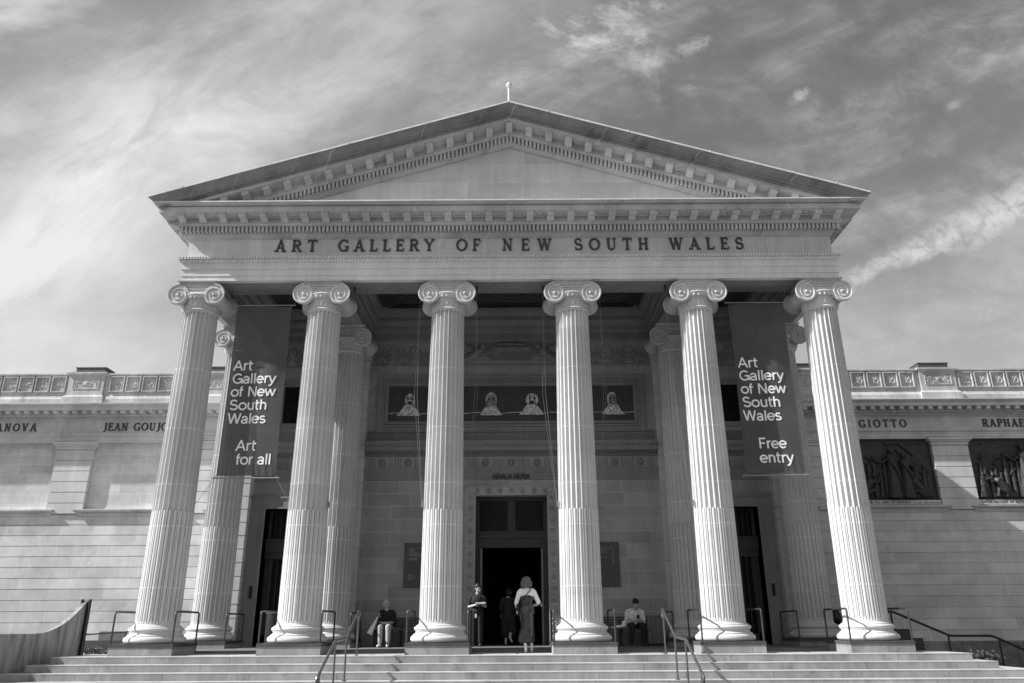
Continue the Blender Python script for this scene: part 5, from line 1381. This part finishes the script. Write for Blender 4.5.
# ================================================================== WORLD, SUN, CAMERA
SUN = Vector((-1., -.25, .84)).normalized()
el = math.asin(SUN.z); az = atan2(SUN.x, SUN.y)
w = bpy.data.worlds.new('World'); scene.world = w; w.use_nodes = True
nt = w.node_tree; nt.nodes.clear(); e = NT(nt)
out = nt.nodes.new('ShaderNodeOutputWorld'); bg = nt.nodes.new('ShaderNodeBackground'); nt.links.new(bg.outputs[0], out.inputs[0])
sky = nt.nodes.new('ShaderNodeTexSky'); sky.sky_type = 'NISHITA'; sky.sun_disc = False
sky.sun_elevation = el; sky.sun_rotation = az; sky.altitude = 30; sky.air_density = 1.; sky.dust_density = 1.2; sky.ozone_density = 1.
sc = nt.nodes.new('ShaderNodeSeparateColor'); nt.links.new(sky.outputs[0], sc.inputs[0])
blue = e.m('ADD', e.m('MULTIPLY', sc.outputs[0], .55), e.m('MULTIPLY', sc.outputs[1], .45))     # panchromatic film behind a yellow filter
tc = nt.nodes.new('ShaderNodeTexCoord'); D = tc.outputs['Generated']
dx, dy_, dz = e.sep(D)
yy = e.m('MAXIMUM', dy_, .08)
U = e.m('DIVIDE', dx, yy); V = e.m('DIVIDE', dz, yy)
fwd = e.ramp(dy_, .0, .25)
uv = e.comb(U, V, 0.)
def rot2(a, u0=0., v0=0.):
    c_, s_ = cos(a), sin(a)
    x_ = e.m('SUBTRACT', U, u0); y_ = e.m('SUBTRACT', V, v0)
    return e.m('ADD', e.m('MULTIPLY', x_, c_), e.m('MULTIPLY', y_, s_)), e.m('SUBTRACT', e.m('MULTIPLY', y_, c_), e.m('MULTIPLY', x_, s_))
def gaussband(t, w_): return e.m('POWER', 2.718, e.m('MULTIPLY', -1., e.m('POWER', e.m('ABSOLUTE', e.m('DIVIDE', t, w_)), 2.)))
CL = dict(main=1.)
# (A) broad bright veil rising from the left horizon to the upper middle
a1, b1 = rot2(radians(35), -.70, .54)
warp = e.m('MULTIPLY', e.m('SUBTRACT', e.noise(uv, 1.7, 5, .55), .5), .50)
bw_ = e.m('ADD', b1, warp)
nA = e.noise(e.comb(e.m('MULTIPLY', a1, 1.5), e.m('MULTIPLY', b1, 2.6), 1.3), 2.6, 11, .64, .45)
mA = e.m('MULTIPLY', e.m('ADD', e.m('MULTIPLY', gaussband(bw_, .085), .50), e.m('MULTIPLY', gaussband(bw_, .23), .52)), e.ramp(a1, .05, .95, 1., .28))
A = e.m('MULTIPLY', mA, e.ramp(nA, .28, .66, .45, 1.10))
# (B) soft haze in the lower left, thinner patches above
mB = e.m('MULTIPLY', e.ramp(U, -.2, -.7), e.ramp(V, .78, .35)); nB = e.noise(e.comb(e.m('MULTIPLY', U, 1.4), e.m('MULTIPLY', V, 2.6), 4.), 2.8, 7, .58, .3)
Bc = e.m('MULTIPLY', mB, e.ramp(nB, .3, .7, .38, .80))
mF = e.m('MULTIPLY', e.ramp(U, -.55, -.85), e.ramp(V, .75, .92)); Bc = e.m('MAXIMUM', Bc, e.m('MULTIPLY', mF, e.ramp(nB, .35, .65, .1, .75)))
# (C) small ragged puffs above the pediment on the right
nC = e.noise(e.comb(e.m('MULTIPLY', e.m('ADD', U, e.m('MULTIPLY', V, .35)), 1.), e.m('MULTIPLY', V, 1.25), 7.), 7.0, 9, .66, .35)
nC0 = e.noise(e.comb(U, V, 21.), 3.4, 3, .5)
a3, b3 = rot2(radians(-20), .20, .86)
mC = e.m('MULTIPLY', gaussband(b3, .13), gaussband(a3, .33))
Cc = e.m('MULTIPLY', e.m('MULTIPLY', mC, e.ramp(nC0, .40, .58)), e.ramp(nC, .47, .66, .0, .75))
def puff(u0, v0, ru, rv, ang, seed, amt):
    a_, b_ = rot2(radians(ang), u0, v0)
    n_ = e.noise(e.comb(U, V, seed), 22, 8, .7, .6)
    k_ = e.m('MULTIPLY', gaussband(a_, ru), gaussband(b_, rv))
    return e.m('MULTIPLY', e.ramp(e.m('MULTIPLY', k_, e.ramp(n_, .3, .7, .35, 1.25)), .25, .9), amt)
Cc = e.m('MAXIMUM', Cc, puff(.441, .755, .034, .017, 50, 1., .42))
Cc = e.m('MAXIMUM', Cc, puff(.676, .744, .020, .009, 35, 5., .20))
Cc = e.m('MAXIMUM', Cc, puff(.285, .860, .040, .020, 30, 8., .30))
Cc = e.m('MAXIMUM', Cc, puff(.10, .905, .045, .02, 50, 11., .25))
# (D) ribbed streak low on the right
a4, b4 = rot2(radians(24.9), .60, .512)
nD = e.noise(e.comb(e.m('MULTIPLY', a4, 3.), e.m('MULTIPLY', b4, 5.), 9.), 5., 7, .6, .3)
nD2 = e.noise(e.comb(e.m('MULTIPLY', a4, 7.), e.m('MULTIPLY', b4, 7.), 2.), 6., 8, .66, .5)
wD = e.ramp(a4, -.16, .18, .013, .030)
bb4 = e.m('ADD', b4, e.m('MULTIPLY', e.m('SUBTRACT', nD, .5), .05))
mD = e.m('MULTIPLY', gaussband(bb4, wD), e.ramp(a4, -.30, -.02, .25, 1.))
Dc = e.m('MULTIPLY', mD, e.m('MULTIPLY', e.ramp(nD, .3, .6, .45, .70), e.ramp(nD2, .36, .60, .35, 1.)))
Dc = e.m('MAXIMUM', Dc, e.m('MULTIPLY', gaussband(e.m('ADD', b4, .07), .09), e.m('MULTIPLY', e.ramp(nB, .35, .7, .05, .22), e.ramp(U, .3, .5))))
# faint overall cirrus
nE = e.noise(e.comb(e.m('ADD', U, e.m('MULTIPLY', V, -.5)), e.m('MULTIPLY', e.m('ADD', V, e.m('MULTIPLY', U, -.35)), 2.4), 12.), 2.4, 9, .58, .5)
nE2 = e.noise(e.comb(e.m('MULTIPLY', U, 1.3), e.m('MULTIPLY', V, 2.0), 31.), 6., 11, .68, .4)
nE3 = e.noise(e.comb(e.m('ADD', e.m('MULTIPLY', U, .7), V), e.m('SUBTRACT', e.m('MULTIPLY', V, 1.2), U), 44.), 13., 10, .70, .5)
Ec = e.m('MULTIPLY', e.m('MULTIPLY', e.ramp(nE, .38, .74, 0.05, .36), e.ramp(nE2, .35, .65, .3, 1.2)), e.ramp(nE3, .35, .65, .75, 1.2))
low = e.ramp(V, .55, .30, 0., .16)
cov = e.m('MAXIMUM', e.m('MAXIMUM', A, Bc), e.m('MAXIMUM', Cc, Dc))
cov = e.m('ADD', cov, e.m('MULTIPLY', e.m('ADD', Ec, low), e.m('SUBTRACT', 1., cov)))
cov = e.m('MINIMUM', e.m('MULTIPLY', cov, fwd), 1.)
# unseen bright cloud added behind the camera, sun side, to fill the facade
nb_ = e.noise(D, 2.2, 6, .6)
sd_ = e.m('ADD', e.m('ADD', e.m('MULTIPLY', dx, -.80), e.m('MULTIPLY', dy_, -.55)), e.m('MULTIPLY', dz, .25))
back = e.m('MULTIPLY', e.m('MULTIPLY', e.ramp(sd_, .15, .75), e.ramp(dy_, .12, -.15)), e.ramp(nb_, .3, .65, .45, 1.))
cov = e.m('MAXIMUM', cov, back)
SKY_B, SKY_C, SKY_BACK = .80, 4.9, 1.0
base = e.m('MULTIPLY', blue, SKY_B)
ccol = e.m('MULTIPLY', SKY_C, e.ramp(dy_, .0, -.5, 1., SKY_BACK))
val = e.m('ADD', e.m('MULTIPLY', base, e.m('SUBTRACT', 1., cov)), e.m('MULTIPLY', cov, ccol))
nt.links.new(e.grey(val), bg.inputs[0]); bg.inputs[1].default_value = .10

sd = bpy.data.lights.new('sun', 'SUN'); sd.energy = 4.6; sd.angle = radians(.53)
so = bpy.data.objects.new('sun', sd); COL.objects.link(so); so.rotation_euler = (-SUN).to_track_quat('-Z', 'Y').to_euler(); so.location = SUN * 40

F, PI_, RO, YA, CX, DD = 780.16, .34846, -.0048, -.0024, .0945, 18.725
cd = bpy.data.cameras.new('camera'); cd.sensor_fit = 'HORIZONTAL'; cd.sensor_width = 36.; cd.lens = F / 1024 * 36
cd.clip_start = .1; cd.clip_end = 2000
cam = bpy.data.objects.new('camera', cd); COL.objects.link(cam); scene.camera = cam
cam.location = (CX, -DD, .596)
fw_ = Vector((sin(-YA) * -1 * -1 * cos(PI_), cos(YA) * cos(PI_), sin(PI_)))
# camera axes from the fit: yaw about Z, then pitch, then roll
Rz = Matrix.Rotation(-YA, 3, 'Z'); Rx = Matrix.Rotation(pi / 2 + PI_, 3, 'X'); Rr = Matrix.Rotation(RO, 3, 'Z')
cam.rotation_euler = (Rz @ Rx @ Rr).to_euler()
vs_ = scene.view_settings; vs_.view_transform = 'Standard'; vs_.look = 'None'; vs_.gamma = 1; vs_.exposure = 0.8
scene.render.engine = 'CYCLES'
scene.cycles.max_bounces = 8; scene.cycles.diffuse_bounces = 4
